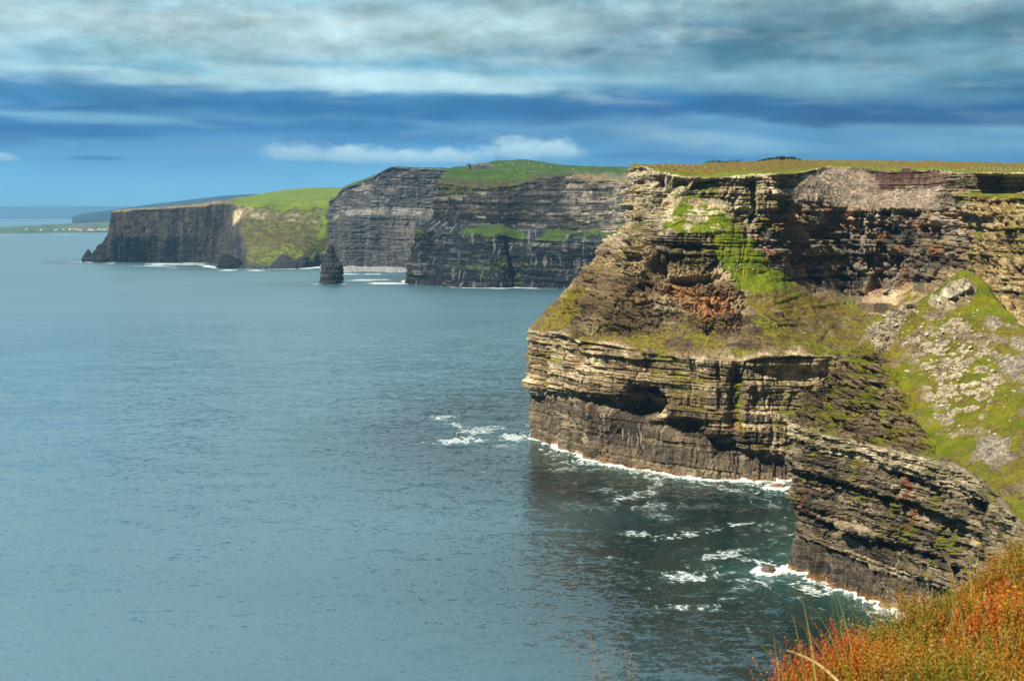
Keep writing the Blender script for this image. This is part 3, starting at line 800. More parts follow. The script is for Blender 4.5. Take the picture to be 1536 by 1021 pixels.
# ------------------------------------------------------------------ the nearer buttress with its grassy cone
def buttress():
    lips = [((1300, 600, 480), (1340, 520, 485)), ((1235, 622, 446), (1300, 530, 455)),
            ((1188, 634, 411), (1200, 602, 418)), ((1232, 650, 394), (1272, 531, 430)), ((1295, 667, 376), (1316, 484, 437)),
            ((1345, 678, 364), (1398, 436, 447)), ((1395, 689, 353), (1448, 403, 452)), ((1440, 703, 340), (1492, 440, 434)),
            ((1482, 730, 319), (1536, 497, 404)), ((1536, 790, 280), (1600, 560, 362)), ((1640, 900, 235), (1720, 690, 300)), ((1900, 1050, 190), (1950, 820, 250))]
    lipP = np.array([at(*l) for l, r in lips])
    ridP = np.array([at(*r) for l, r in lips])
    tang = np.gradient(lipP[:, :2], axis=0)
    outn = np.stack([-tang[:, 1], tang[:, 0]], axis=1)
    outn /= np.linalg.norm(outn, axis=1, keepdims=True)
    for i in range(len(outn)):
        if outn[i] @ np.array([-1.0, -0.3]) < 0:
            outn[i] *= -1
    outn[0] = outn[1] = np.array([-0.9, 0.43])
    S = []
    for lp, rp, o in zip(lipP, ridP, outn):
        def q(z, out):
            return np.array([lp[0] + o[0] * out, lp[1] + o[1] * out, z])
        k = lp[2] / 52.0
        col = [q(-8, -2.0), q(0, -2.5), q(12 * k, -3.5), q(13.5 * k, -2.0), q(20 * k, -1.4), q(21 * k, -8.0), q(24.5 * k, 0.8), q(42 * k, 0.4), q(43 * k, -0.6), q(46.5 * k, 0.4), lp]
        for f, lift in ((0.33, -1.5), (0.68, -1.0)):
            m = lp * (1 - f) + rp * f
            m[2] += lift * min(1.0, (rp[2] - lp[2]) / 30.0)
            col.append(m)
        col.append(rp)
        b = rp + np.array([12.0, 14.0, -10.0])
        col.append(b)
        b2 = rp + np.array([34.0, 40.0, -30.0])
        col.append(b2)
        S.append(col)
    counts = [20, 30, 110, 120, 100, 100, 90, 90, 100, 60, 30]
    rows = [6, 90, 12, 50, 10, 22, 110, 8, 28, 50, 110, 120, 120, 24, 10]
    base = smooth_grid(S, counts, rows)
    starts = np.cumsum([0] + rows)
    R, C, _ = base.shape
    lv = np.zeros(R)
    for i, n in enumerate(rows):
        lv[starts[i]:starts[i + 1]] = i + np.arange(n) / n
    lv[-1] = len(rows)
    lv = np.broadcast_to(lv[:, None], (R, C))
    base = blur_rows(base, 2, 0)
    P = base.copy()
    px, py = project(P)
    px, py = px + 9 * fbm(px / 15.0, py / 15.0, None, 4, 903, 0.6), py + 9 * fbm(px / 15.0, py / 15.0, None, 4, 904, 0.6)
    s = np.broadcast_to(arclen(base, starts[6])[None, :], (R, C)).astype(np.float64)
    x, y, z = P[..., 0], P[..., 1], P[..., 2]
    N = outward(blur_rows(blur_rows(P, 10, 0), 8, 1))
    slope = sm(lv, 9.98, 10.12)
    basal = sm(lv, 0.8, 1.0) * (1 - sm(lv, 2.0, 2.3))
    thin = sm(lv, 2.6, 3.0) * (1 - sm(lv, 4.0, 4.3))
    zt = z + 0.6 * vnoise(s / 30.0, s * 0, None, 115)
    but = fbm(s / 22.0, z / 100.0, None, 4, 111) * 2.6 + fbm(s / 6.0, z / 50.0, None, 3, 112) * 0.9
    d1, k1, h1 = strata(s, zt, 121, 4.0, 10.0, 4.2, 12.0, 1.7, 0.5)
    d2, k2, h2 = strata(s + 1.5 * vnoise(s / 8, z / 8, None, 116), zt, 122, 0.8, 3.4, 2.4, 11.0, 1.3, 0.28, 0.70)
    d3, k3, h3 = strata(s + 0.8 * vnoise(s / 4, z / 4, None, 117), zt, 123, 0.3, 0.9, 0.9, 7.0, 0.45, 0.15, 0.70)
    vary = 0.35 + 1.1 * sm(fbm(s / 18, z / 9, None, 3, 134), -0.4, 0.4)
    d2, d3 = d2 * vary, d3 * (1.6 - vary * 0.7)
    crack = -2.2 * sm(1 - np.abs(fbm(s / 11.0 + 0.25 * vnoise(s / 5, z / 7, None, 136), z / 60.0, None, 3, 135)) * 9, 0.0, 1.0)
    rough = fbm(x / 2.2, y / 2.2, z / 1.5, 4, 131, 0.6) * 0.8 + crack
    bas = fbm(s / 3.4, z / 40.0, None, 3, 113, 0.55, True) * 2.4 - 3.4 * sm(vnoise(s / 4.2, z / 60.0, None, 114), 0.15, 0.6)
    cliff_d = (but + d1 + d2 + d3 + rough + 1.3 * facets(s / 6.0, z / 4.5, 251) + 0.7 * facets(s / 2.0, z / 1.2, 256)) * (1 - basal) * (1 - 0.55 * thin) + basal * (0.5 * but + bas + 0.4 * rough + 1.1 * facets(s / 3.0, z / 7.0, 261, 1.2))
    w0, id0 = worley(x / 4.6, (y + z) / 4.6, 150)
    w1, id1 = worley(x / 1.7, (y + z) / 1.7, 151)
    w2, id2 = worley(x / 0.8, (y + z) / 0.8, 152)
    out_c = poly_mask(px, py, [(1308, 480), (1340, 468), (1365, 450), (1380, 462), (1350, 490), (1345, 512), (1330, 530), (1308, 520)], 5)
    peak_r = poly_mask(px, py, [(1395, 450), (1410, 430), (1430, 418), (1455, 425), (1462, 440), (1440, 448), (1425, 462), (1405, 462)], 4)
    field = np.clip(poly_mask(px, py, [(1375, 500), (1425, 465), (1470, 495), (1500, 570), (1480, 640), (1425, 660), (1395, 610), (1365, 545)], 34), 0, 1)
    lowleft = poly_mask(px, py, [(1185, 640), (1200, 590), (1275, 525), (1318, 528), (1352, 585), (1385, 650), (1430, 705), (1300, 668)], 16)
    screeR = poly_mask(px, py, [(1475, 470), (1520, 480), (1560, 540), (1540, 600), (1500, 560), (1480, 520)], 14) * sm(fbm(x / 9, y / 9, z / 9, 3, 153), -0.3, 0.1)
    patch = poly_mask(px, py, [(1470, 650), (1520, 660), (1520, 690), (1480, 700), (1460, 680)], 12)
    stones = 0.8 * id1 * np.sqrt(np.maximum(0, 1 - (w1 / 0.6) ** 2)) + 0.4 * id2 * np.sqrt(np.maximum(0, 1 - (w2 / 0.6) ** 2))
    big = 1.5 * (id0 > 0.55) * np.sqrt(np.maximum(0, 1 - (w0 / 0.5) ** 2))
    sd = fbm(x / 16.0, y / 16.0, z / 16.0, 4, 141) * 2.0 + fbm(x / 3.0, y / 3.0, z / 3.0, 4, 142, 0.65) * 0.75 + 0.8 * np.maximum(0, fbm(x / 3.4, (y + z) / 3.4, None, 3, 145, 0.6))
    stony = np.clip(0.9 * field + 0.8 * screeR + 0.8 * patch + 0.25, 0, 1)
    sd = sd + stones * stony * 0.8 + big * np.clip(0.9 * field, 0, 1) * 0.6
    step = 1.8 * sm(np.abs(vnoise(zt / 3.2, s / 40, None, 143)), 0.1, 0.5)
    cot = np.clip(N[..., 2] / np.sqrt(np.maximum(1 - N[..., 2] ** 2, 0.05)), 0, 1.5)
    kT, tlo, thi = beds(zt + 1.6 * facets(s / 6.0, z / 30.0, 281), 124, 1.6, 5.0)
    bT = np.floor(s / (2.5 + 3.5 * hsh(kT, kT * 0, kT * 0, 283)) + 100 * hsh(kT, kT * 0, kT * 0, 284))
    stepd = (tlo - 0.5 * (tlo + thi)) * cot * 0.9 + 1.7 * (hsh(bT, kT, kT * 0, 285) - 0.5) + 0.4 * rough
    tt = np.concatenate([np.zeros((1, C)), np.cumsum(np.linalg.norm(np.diff(P, axis=0), axis=-1), axis=0)])
    wu = 0.35 * vnoise(s / 4, tt / 4, None, 286)
    lowd = 1.1 * (tlo - 0.5 * (tlo + thi)) * cot + 3.0 * (hsh(bT, kT, kT * 0, 285) - 0.5) + 2.6 * facets(s / 7.0 + wu, tt / 6.0, 231) + 1.8 * facets(s / 3.2 + wu, tt / 2.6, 236) + 0.3 * rough - 0.5
    sd = sd * (1 - 0.8 * lowleft) + (out_c + 0.9 * peak_r) * (0.5 * d2 + 1.0 * d3 + 1.6 + 1.0 * rough + 2.4 * facets(s / 3.4, z / 2.2, 241) + 1.2 * facets(s / 1.5, z / 0.9, 246)) + lowleft * lowd
    d = (1 - slope) * cliff_d + slope * sd
    d -= 3.0 * np.clip(1.4 * blob(px, py, 1290, 655, 20, 8, 20, 4), 0, 1) * (lv < 10)
    d = d * (1 - sm(lv, 12.9, 14.0) * 0.6)
    hN = N.copy()
    hN[..., 2] *= 0.1
    hN /= np.maximum(np.linalg.norm(hN, axis=-1, keepdims=True), 1e-6)
    sl = np.clip(slope - lowleft - 0.6 * out_c, 0, 1)[..., None]
    dirv = hN * (1 - sl) + N * sl
    dirv /= np.maximum(np.linalg.norm(dirv, axis=-1, keepdims=True), 1e-6)
    P = P + dirv * d[..., None]
    n2 = outward(P)
    up = n2[..., 2]
    fb = fbm(x / 10.0, y / 10.0, z / 7.0, 4, 161)
    tone = 0.5 + 0.42 * (h2 - 0.5) + 0.22 * (h3 - 0.5) + 0.28 * fb + 0.30 * (hsh(k2, k2 * 0, k2 * 0, 6) - 0.5) + 0.28 * fbm(s / 26, z / 16, None, 3, 160)
    beige = palette(tone, [(0.034, 0.029, 0.025), (0.10, 0.082, 0.060), (0.26, 0.21, 0.145), (0.50, 0.43, 0.30)])
    dark = palette(tone - 0.05, [(0.028, 0.026, 0.026), (0.065, 0.056, 0.050), (0.12, 0.10, 0.085), (0.20, 0.175, 0.145)])
    brown = palette(tone, [(0.06, 0.045, 0.032), (0.115, 0.086, 0.052), (0.18, 0.135, 0.08), (0.25, 0.20, 0.13)])
    white = palette(0.5 + 0.6 * (id1 - 0.5) + 0.3 * fb, [(0.14, 0.115, 0.085), (0.26, 0.22, 0.16), (0.38, 0.335, 0.25), (0.50, 0.455, 0.355)])
    grey = palette(0.5 + 0.5 * (id1 - 0.5) + 0.5 * (id2 - 0.5), [(0.10, 0.085, 0.075), (0.18, 0.155, 0.13), (0.27, 0.24, 0.20), (0.40, 0.37, 0.31)])
    mixc = lambda a, b, m: a * (1 - m[..., None]) + b * m[..., None]
    col = beige
    col = mixc(col, dark, basal * 0.85)
    col = mixc(col, dark, 0.5 * sm(lv, 3.9, 4.2) * (1 - sm(lv, 5.9, 6.1)))
    lipm = sm(lv, 8.95, 9.05) * (1 - sm(lv, 9.95, 10.1))
    col = mixc(col, palette(tone + 0.25, [(0.16, 0.13, 0.09), (0.30, 0.26, 0.18), (0.42, 0.37, 0.25), (0.5, 0.45, 0.33)]), lipm * (0.85 - 0.5 * sm(px, 1400, 1480)))
    col = mixc(col, brown, slope)
    col = mixc(col, grey, slope * np.clip(np.maximum(screeR, patch) + 0.15 * field, 0, 1))
    wht = np.clip(np.maximum(np.maximum(out_c, peak_r), field * (stones > 0.22) * (id1 > 0.70) * (fbm(x / 4, (y + z) / 7, None, 3, 186) > -0.05)), 0, 1)
    wht = np.maximum(wht, slope * (big > 0.5) * field)
    col = mixc(col, white, wht)
    alg = (1 - sm(z + 1.0 * vnoise(s / 2, s * 0, None, 169), 0.8, 3.0)) * (lv < 2)
    col = mixc(col, palette(tone, [(0.12, 0.06, 0.03), (0.24, 0.13, 0.06), (0.34, 0.21, 0.10), (0.4, 0.3, 0.2)]), alg)
    strk = fbm(s / 1.2, z / 22.0, None, 3, 171)
    col = col * (1 + 0.5 * (np.clip(strk, -0.6, 0.6) * (1 - slope))[..., None])
    rust = poly_mask(px, py, [(1357, 715), (1365, 715), (1366, 790), (1356, 795)], 2.5) + 0.6 * poly_mask(px, py, [(1199, 735), (1206, 735), (1206, 775), (1200, 775)], 2.5)
    col = mixc(col, np.broadcast_to(np.array([0.20, 0.065, 0.025]), col.shape), 0.85 * np.clip(rust, 0, 1))
    guano = sm(fbm(s / 0.8, z / 12.0, None, 3, 172), 0.34, 0.5) * (1 - slope) * sm(fbm(s / 20, z / 30, None, 2, 173), 0.05, 0.4)
    col = mixc(col, np.broadcast_to(np.array([0.42, 0.36, 0.27]), col.shape), 0.6 * guano)
    fg = fbm(x / 9.0, y / 9.0, z / 9.0, 4, 181)
    gr = slope * (0.30 + 0.75 * sm(fg, -0.45, 0.1))
    gr *= 1 - 0.80 * lowleft * (1 - 0.9 * sm(fbm(x / 6, y / 6, z / 6, 3, 182), -0.25, 0.2) * sm(up, 0.35, 0.7))
    gr *= 1 - np.clip(0.9 * out_c + 0.9 * peak_r, 0, 1) * (1 - 0.6 * sm(up, 0.8, 0.95))
    gr *= 1 - np.clip(0.75 * screeR + 0.9 * patch, 0, 1)
    gr *= 1 - np.clip(wht, 0, 1) * 0.95
    gr *= 1 - 0.40 * field * sm(fbm(x / 5, y / 5, z / 5, 3, 183), -0.2, 0.2)
    gr = np.maximum(gr, poly_mask(px, py, [(1266, 608), (1300, 588), (1304, 594), (1272, 615)], 3))
    gr = np.maximum(gr, poly_mask(px, py, [(1455, 415), (1480, 430), (1530, 490), (1510, 495), (1480, 455)], 5))
    gr = np.maximum(gr, (1 - slope) * 0.8 * sm(up, 0.6, 0.85) * sm(fbm(x / 6, y / 6, z / 9, 3, 184), 0.1, 0.4) * (z > 15))
    dry = 0.40 + 0.60 * fbm(x / 15, y / 15, z / 15, 4, 185, 0.6) + 0.15 * field
    o = grid_mesh('grassy_buttress', P, M_NEARER, {'rock': np.clip(col, 0.012, 0.8), 'grass': gr, 'dry': dry, 'bed': np.clip((1 - slope) * (1 - 0.5 * basal) + 0.08 + 0.3 * lowleft, 0, 1)})
    tag(o, 'nearest dark layered buttress topped by a steep green cone strewn with pale stones', 'headland', 'structure')
    return P, px, py, lv, n2


NA = buttress()
# ------------------------------------------------------------------ far headlands
def stf(*pp):
    out = [sea_at(*p[:2]) if p[2] is None else at(*p) for p in pp]
    w = out[0].copy()
    w[2] = -15.0
    return [w] + out


def far_cliff(name, S, counts, rows, mat, seed, amp, paint, label, thick=1.0, blur=2, vert=0.0):
    base = smooth_grid(S, counts, rows)
    starts = np.cumsum([0] + rows)
    R, C, _ = base.shape
    lv = np.zeros(R)
    for i, n in enumerate(rows):
        lv[starts[i]:starts[i + 1]] = i + np.arange(n) / n
    lv[-1] = len(rows)
    lv = np.broadcast_to(lv[:, None], (R, C))
    base = blur_rows(base, blur, 0)
    P = base.copy()
    px, py = project(P)
    px, py = px + 5 * fbm(px / 9.0, py / 9.0, None, 4, 905, 0.6), py + 3.5 * fbm(px / 9.0, py / 9.0, None, 4, 906, 0.6)
    s = np.broadcast_to(arclen(base, starts[1])[None, :], (R, C)).astype(np.float64)
    x, y, z = P[..., 0], P[..., 1], P[..., 2]
    N = outward(blur_rows(blur_rows(P, 6, 0), 4, 1))
    c = 1 - sm(N[..., 2], 0.45, 0.8)
    zt = z + 4 * vnoise(s / 150.0, s * 0, None, seed)
    but = fbm(s / 90.0, z / 300.0, None, 4, seed + 1) * 12 + fbm(s / 22.0, z / 120.0, None, 4, seed + 2, 0.6) * 5.5
    d1, k1, h1 = strata(s, zt, seed + 3, 10 * thick, 22 * thick, 6.0, 45, 1.5, 1.2)
    d2, k2, h2 = strata(s, zt, seed + 4, 3.5 * thick, 7 * thick, 3.2, 16, 1.2, 0.8)
    rough = fbm(x / 9.0, y / 9.0, z / 6.0, 4, seed + 5, 0.6) * 2.6 + 4.0 * facets(s / 22.0, z / 18.0, seed + 20) + 2.2 * facets(s / 9.0, z / 6.0, seed + 26)
    sl = fbm(x / 70.0, y / 70.0, z / 70.0, 4, seed + 6) * 6 + fbm(x / 16.0, y / 16.0, z / 16.0, 3, seed + 7, 0.6) * 2.0
    g = dict(P=P, px=px, py=py, s=s, z=z, zt=zt, x=x, y=y, lv=lv, c=c, h1=h1, h2=h2, k1=k1, k2=k2)
    extra, cc = paint(g, 'form')
    c = c if cc is None else cc
    g['c'] = c
    flute = fbm(s / 12.0, z / 160.0, None, 4, seed + 8, 0.6, True) * 4 * vert
    d = amp * (c * (but * (1 + 0.4 * vert) + (d1 + d2) * (1 - 0.8 * vert) + rough + flute) + (1 - c) * sl) + extra
    hN = N.copy()
    hN[..., 2] *= 0.15
    hN /= np.maximum(np.linalg.norm(hN, axis=-1, keepdims=True), 1e-6)
    dirv = hN * c[..., None] + N * (1 - c[..., None])
    P = P + dirv * d[..., None]
    g['up'] = outward(P)[..., 2]
    g['P'] = P
    col, gr = paint(g, 'colour')
    o = grid_mesh(name, P, mat, {'rock': np.clip(col, 0.008, 0.8), 'grass': gr, 'dry': g.get('dry', np.full(gr.shape, 0.3)), 'bed': np.clip(c * (1 - 0.8 * vert) + 0.05, 0, 1)})
    tag(o, label, 'headland', 'structure')
    return g


mixc = lambda a, b, m: a * (1 - m[..., None]) + b * m[..., None]


def paint_mid(g, what):
    px, py, s, z, lv = g['px'], g['py'], g['s'], g['z'], g['lv']
    if what == 'form':
        e = -14 * blob(px, py, 770, 400, 5, 34, -8, 4) - 10 * blob(px, py, 655, 352, 8, 10, 0, 4)
        return e, None
    fb = fbm(g['x'] / 60, g['y'] / 60, z / 40, 4, 301)
    tone = 0.5 + 0.5 * (g['h2'] - 0.5) + 0.35 * (g['h1'] - 0.5) + 0.3 * fb + 0.35 * (hsh(g['k2'], g['k2'] * 0, g['k2'] * 0, 7) - 0.5)
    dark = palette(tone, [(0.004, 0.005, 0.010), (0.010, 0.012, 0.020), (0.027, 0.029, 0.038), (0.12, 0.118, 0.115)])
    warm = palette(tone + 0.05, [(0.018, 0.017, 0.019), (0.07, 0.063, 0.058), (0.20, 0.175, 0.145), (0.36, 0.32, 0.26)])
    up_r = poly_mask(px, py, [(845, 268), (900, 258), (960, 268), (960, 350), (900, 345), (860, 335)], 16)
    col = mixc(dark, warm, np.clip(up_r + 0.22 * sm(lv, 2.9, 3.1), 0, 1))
    strk = fbm(s / 6.0, z / 70.0, None, 3, 302)
    col = col * (1 + 0.6 * np.clip(strk, -0.6, 0.6))[..., None]
    bright = sm(vnoise(g['zt'] / 4.0, s / 120.0, None, 303), 0.45, 0.75) * sm(lv, 2.95, 3.05) * (lv < 4) * sm(fbm(s / 30, z / 8, None, 3, 304), -0.1, 0.3)
    col = mixc(col, np.broadcast_to(np.array([0.26, 0.25, 0.24]), col.shape), 0.7 * bright)
    gu = sm(fbm(s / 5.0, z / 22.0, None, 3, 305), 0.36, 0.5) * (lv < 3)
    gu = np.maximum(gu, blob(px, py, 866, 400, 3, 16, 5, 2) * sm(fbm(s / 3, z / 20, None, 2, 306), -0.2, 0.2))
    col = mixc(col, np.broadcast_to(np.array([0.22, 0.23, 0.25]), col.shape), 0.5 * gu)
    gn = fbm(g['x'] / 35, g['y'] / 35, z / 35, 4, 307)
    gr = sm(lv, 3.9, 4.1) * (0.75 + 0.4 * gn)
    gr = np.maximum(gr, sm(lv, 1.80, 2.05) * (1 - sm(lv, 2.85, 3.15)) * (0.42 + 1.3 * gn))
    g['dry'] = 0.25 + 0.7 * gn - 0.3 * sm(lv, 4.2, 5.0)
    gr = np.maximum(gr, sm(lv, 3.3, 4.0) * poly_mask(px, py, [(655, 250), (830, 255), (815, 285), (740, 300), (655, 292)], 8) * (0.45 + 0.9 * gn))
    gr = np.maximum(gr, 0.65 * sm(g['up'], 0.45, 0.75) * sm(gn, 0.0, 0.4))
    gr *= 1 - poly_mask(px, py, [(708, 243), (736, 242), (738, 252), (706, 253)], 2) * 0.9
    tan = poly_mask(px, py, [(860, 258), (945, 262), (945, 276), (880, 275)], 6)
    gr *= 1 - 0.6 * tan
    brush = sm(lv, 3.2, 3.9) * (1 - sm(lv, 4.25, 4.6)) * poly_mask(px, py, [(655, 255), (870, 250), (850, 290), (655, 300)], 8)
    g['dry'] = g['dry'] + 0.5 * brush
    col = mixc(col, np.broadcast_to(np.array([0.20, 0.165, 0.10]), col.shape), tan * 0.8)
    return col, gr


S_MID = [
    stf((760, 412, None), (770, 345, 2520), (775, 330, 2530), (780, 285, 2540), (790, 265, 2550), (800, 252, 2600), (810, 254, 3300)),
    stf((640, 418, None), (655, 350, 2330), (672, 332, 2350), (684, 280, 2370), (696, 262, 2390), (704, 254, 2480), (760, 256, 3200)),
    stf((604, 425, None), (621, 346, 2185), (646, 328, 2235), (657, 274, 2265), (674, 254, 2330), (684, 250, 2420), (735, 253, 3100)),
    stf((672, 430, None), (690, 352, 2140), (698, 336, 2190), (704, 279, 2230), (707, 259, 2310), (711, 246, 2450), (745, 250, 3100)),
    stf((750, 432, None), (748, 351, 2095), (748, 336, 2150), (745, 280, 2200), (745, 257, 2290), (750, 240, 2480), (770, 244, 3100)),
    stf((776, 431, None), (776, 357, 2105), (776, 339, 2160), (776, 277, 2195), (778, 256, 2270), (790, 239, 2500), (800, 243, 3100)),
    stf((800, 432, None), (801, 359, 2075), (802, 342, 2130), (812, 265, 2180), (814, 255, 2240), (820, 244, 2450), (830, 248, 3100)),
    stf((850, 433, None), (850, 362, 2045), (858, 346, 2095), (866, 262, 2150), (868, 255, 2210), (872, 250, 2400), (880, 254, 3100)),
    stf((930, 435, None), (925, 363, 1990), (932, 346, 2040), (941, 272, 2080), (943, 262, 2140), (945, 251, 2350), (945, 255, 3100)),
    stf((1060, 438, None), (1050, 365, 1930), (1056, 346, 1980), (1060, 270, 2020), (1062, 262, 2080), (1065, 253, 2300), (1060, 256, 3000)),
]
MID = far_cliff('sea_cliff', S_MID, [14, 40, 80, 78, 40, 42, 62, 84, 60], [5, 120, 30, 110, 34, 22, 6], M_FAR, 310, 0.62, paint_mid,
                'dark banded sea cliff in the middle distance with two grassy terraces', 0.75)


def paint_behind(g, what):
    px, py, s, z, lv = g['px'], g['py'], g['s'], g['z'], g['lv']
    if what == 'form':
        return 5 * (sm(lv, 1.9, 2.0) - 1) * -1 * (1 - sm(lv, 2.0, 2.2)), None
    fb = fbm(s / 60, z / 60, None, 4, 321)
    tone = 0.5 + 0.45 * (g['h2'] - 0.5) + 0.3 * (g['h1'] - 0.5) + 0.3 * fb
    col = palette(tone, [(0.012, 0.014, 0.021), (0.035, 0.038, 0.050), (0.088, 0.090, 0.102), (0.24, 0.235, 0.23)])
    low = 1 - sm(lv, 1.9, 2.05)
    flat = palette(0.5 + 0.6 * fbm(s / 9, z / 90, None, 4, 322), [(0.026, 0.029, 0.038), (0.046, 0.050, 0.062), (0.072, 0.075, 0.085), (0.11, 0.11, 0.115)])
    col = mixc(col, flat, 0.75 * low)
    ledge = sm(lv, 1.93, 1.98) * (1 - sm(lv, 2.05, 2.12))
    col = mixc(col, np.broadcast_to(np.array([0.30, 0.29, 0.27]), col.shape), 0.8 * ledge * sm(fbm(s / 25, s * 0, None, 3, 323), -0.4, 0.1))
    fan = blob(px, py, 618, 345, 34, 26, -50, 2) * sm(fbm(s / 12, z / 40, None, 3, 324), -0.4, 0.2)
    col = mixc(col, np.broadcast_to(np.array([0.19, 0.175, 0.16]), col.shape), 0.6 * fan)
    gr = 0.85 * sm(lv, 2.97, 3.06) + 0.5 * sm(g['up'], 0.6, 0.85) * sm(fb, 0, 0.4)
    return col, gr


S_BEH = [
    stf((494, 401, None), (494, 330, 2850), (492, 302, 2880), (496, 297, 2960), (500, 298, 3400)),
    stf((504, 402, None), (502, 326, 2830), (499, 299, 2855), (503, 294, 2930), (510, 296, 3400)),
    stf((518, 403, None), (514, 320, 2815), (515, 283, 2840), (519, 279, 2910), (524, 281, 3400)),
    stf((546, 403, None), (545, 318, 2790), (556, 266, 2815), (560, 262, 2890), (562, 264, 3400)),
    stf((585, 404, None), (585, 317, 2770), (586, 252, 2800), (590, 250, 2870), (592, 252, 3400)),
    stf((622, 405, None), (622, 319, 2755), (626, 252, 2785), (628, 251, 2860), (630, 253, 3400)),
    stf((660, 406, None), (660, 320, 2745), (668, 254, 2775), (668, 252, 2850), (668, 254, 3400)),
    stf((720, 406, None), (720, 320, 2740), (720, 256, 2770), (720, 254, 2850), (720, 256, 3400)),
]
BEH = far_cliff('sea_cliff', S_BEH, [12, 18, 34, 44, 44, 44, 24], [5, 110, 90, 12, 5], M_FAR, 330, 0.6, paint_behind,
                'tall grey stepped sea cliff directly behind the lone sea stack', 0.7)


def paint_green(g, what):
    px, py, s, z, lv = g['px'], g['py'], g['s'], g['z'], g['lv']
    slope = poly_mask(px, py, [(372, 400), (368, 372), (358, 345), (366, 320), (352, 306), (340, 294), (420, 275), (600, 270), (600, 410), (372, 410)], 10)
    if what == 'form':
        bars = poly_mask(px, py, [(345, 308), (395, 314), (440, 322), (482, 332), (482, 338), (430, 336), (380, 330), (345, 326)], 4)
        g['bars'] = bars
        c = np.clip(g['c'] * (1 - slope) + slope * (0.10 + 0.7 * bars * sm(fbm(s / 15, z / 10, None, 3, 340), -0.3, 0.2)), 0, 1)
        foot = (1 - sm(lv + 0.25 * vnoise(s / 30, s * 0, None, 347), 1.15, 1.35)) * slope
        g['foot'] = foot
        return foot * 8 + bars * 5 - 10 * blob(px, py, 498, 335, 6, 30, 0, 3), np.clip(c + foot, 0, 1)
    fb = fbm(s / 50, z / 50, None, 4, 341)
    tone = 0.5 + 0.5 * fbm(s / 14, z / 60, None, 4, 342, 0.6) + 0.15 * (g['h2'] - 0.5) + 0.2 * fb
    col = palette(tone, [(0.008, 0.009, 0.014), (0.018, 0.019, 0.026), (0.045, 0.042, 0.044), (0.12, 0.10, 0.085)])
    rust = sm(fbm(s / 14, z / 80, None, 3, 343), 0.15, 0.45) * sm(lv, 1.4, 2.2)
    col = mixc(col, np.broadcast_to(np.array([0.12, 0.065, 0.04]), col.shape), 0.22 * rust * (1 - slope))
    moss = sm(fbm(s / 22, z / 40, None, 3, 344), 0.1, 0.4)
    col = mixc(col, np.broadcast_to(np.array([0.055, 0.055, 0.022]), col.shape), 0.45 * moss * (1 - slope))
    col = mixc(col, palette(tone, [(0.07, 0.06, 0.05), (0.17, 0.145, 0.10), (0.28, 0.24, 0.17), (0.40, 0.36, 0.27)]), slope * np.clip(g['bars'] + 0.3, 0, 1))
    scar = poly_mask(px, py, [(352, 318), (366, 316), (360, 326), (350, 338)], 3)
    col = mixc(col, np.broadcast_to(np.array([0.42, 0.36, 0.24]), col.shape), 0.9 * scar)
    col = mixc(col, np.broadcast_to(np.array([0.030, 0.032, 0.038]), col.shape), g['foot'])
    gn = fbm(g['x'] / 40, g['y'] / 40, z / 40, 4, 345)
    gr = slope * (0.80 + 0.7 * gn) * (1 - 0.95 * g['foot']) * (1 - 0.75 * g['bars'] * sm(gn, -0.4, 0.3)) * (1 - scar)
    gr = np.maximum(gr, sm(lv, 3.93, 4.05) * sm(px, 330, 372))
    g['dry'] = 0.80 - 1.0 * sm(lv + 0.7 * gn + 0.3 * fbm(g['x'] / 140, g['y'] / 140, None, 3, 346), 3.3, 4.2) - 0.5 * blob(px, py, 490, 340, 18, 40, 0, 2) - 0.4 * blob(px, py, 430, 385, 60, 14, 0, 2) + 0.3 * gn
    tan = (1 - slope) * sm(lv, 3.7, 3.95)
    col = mixc(col, palette(tone, [(0.07, 0.06, 0.045), (0.13, 0.105, 0.07), (0.20, 0.165, 0.10), (0.26, 0.22, 0.15)]), np.clip(tan * sm(lv, 3.85, 4.0), 0, 1))
    return col, gr


S_GRN = [
    stf((230, 385, None), (230, 350, 3500), (230, 335, 3510), (230, 320, 3520), (232, 316, 3600), (240, 318, 4300)),
    stf((180, 389, None), (182, 352, 3290), (182, 335, 3300), (184, 320, 3310), (186, 316, 3400), (250, 317, 4300)),
    stf((160, 393, None), (163, 355, 3145), (165, 335, 3150), (168, 318, 3160), (172, 316, 3250), (260, 316, 4300)),
    stf((178, 393, None), (178, 355, 3130), (178, 335, 3135), (178, 317, 3145), (182, 314.5, 3240), (265, 315, 4300)),
    stf((216, 393, None), (216, 355, 3125), (216, 335, 3130), (216, 314, 3140), (220, 311.5, 3230), (290, 313, 4300)),
    stf((285, 394, None), (285, 355, 3105), (285, 335, 3110), (286, 310, 3125), (288, 306.5, 3230), (310, 309, 4300)),
    stf((330, 395, None), (333, 355, 3085), (334, 335, 3095), (337, 304, 3115), (340, 299.5, 3240), (345, 302, 4300)),
    stf((345, 402, None), (350, 360, 2960), (354, 335, 3030), (362, 306, 3110), (372, 294, 3400), (372, 297, 4300)),
    stf((400, 403, None), (408, 358, 2935), (414, 330, 3030), (424, 303, 3110), (431, 284, 3500), (430, 288, 4300)),
    stf((450, 402, None), (454, 356, 2940), (460, 330, 3020), (468, 303, 3100), (470, 282, 3500), (470, 286, 4300)),
    stf((485, 399, None), (488, 354, 2960), (492, 330, 3010), (498, 302, 3080), (510, 281, 3500), (510, 285, 4300)),
    stf((560, 399, None), (560, 354, 2960), (560, 330, 3010), (560, 302, 3080), (560, 281, 3500), (560, 285, 4300)),
]
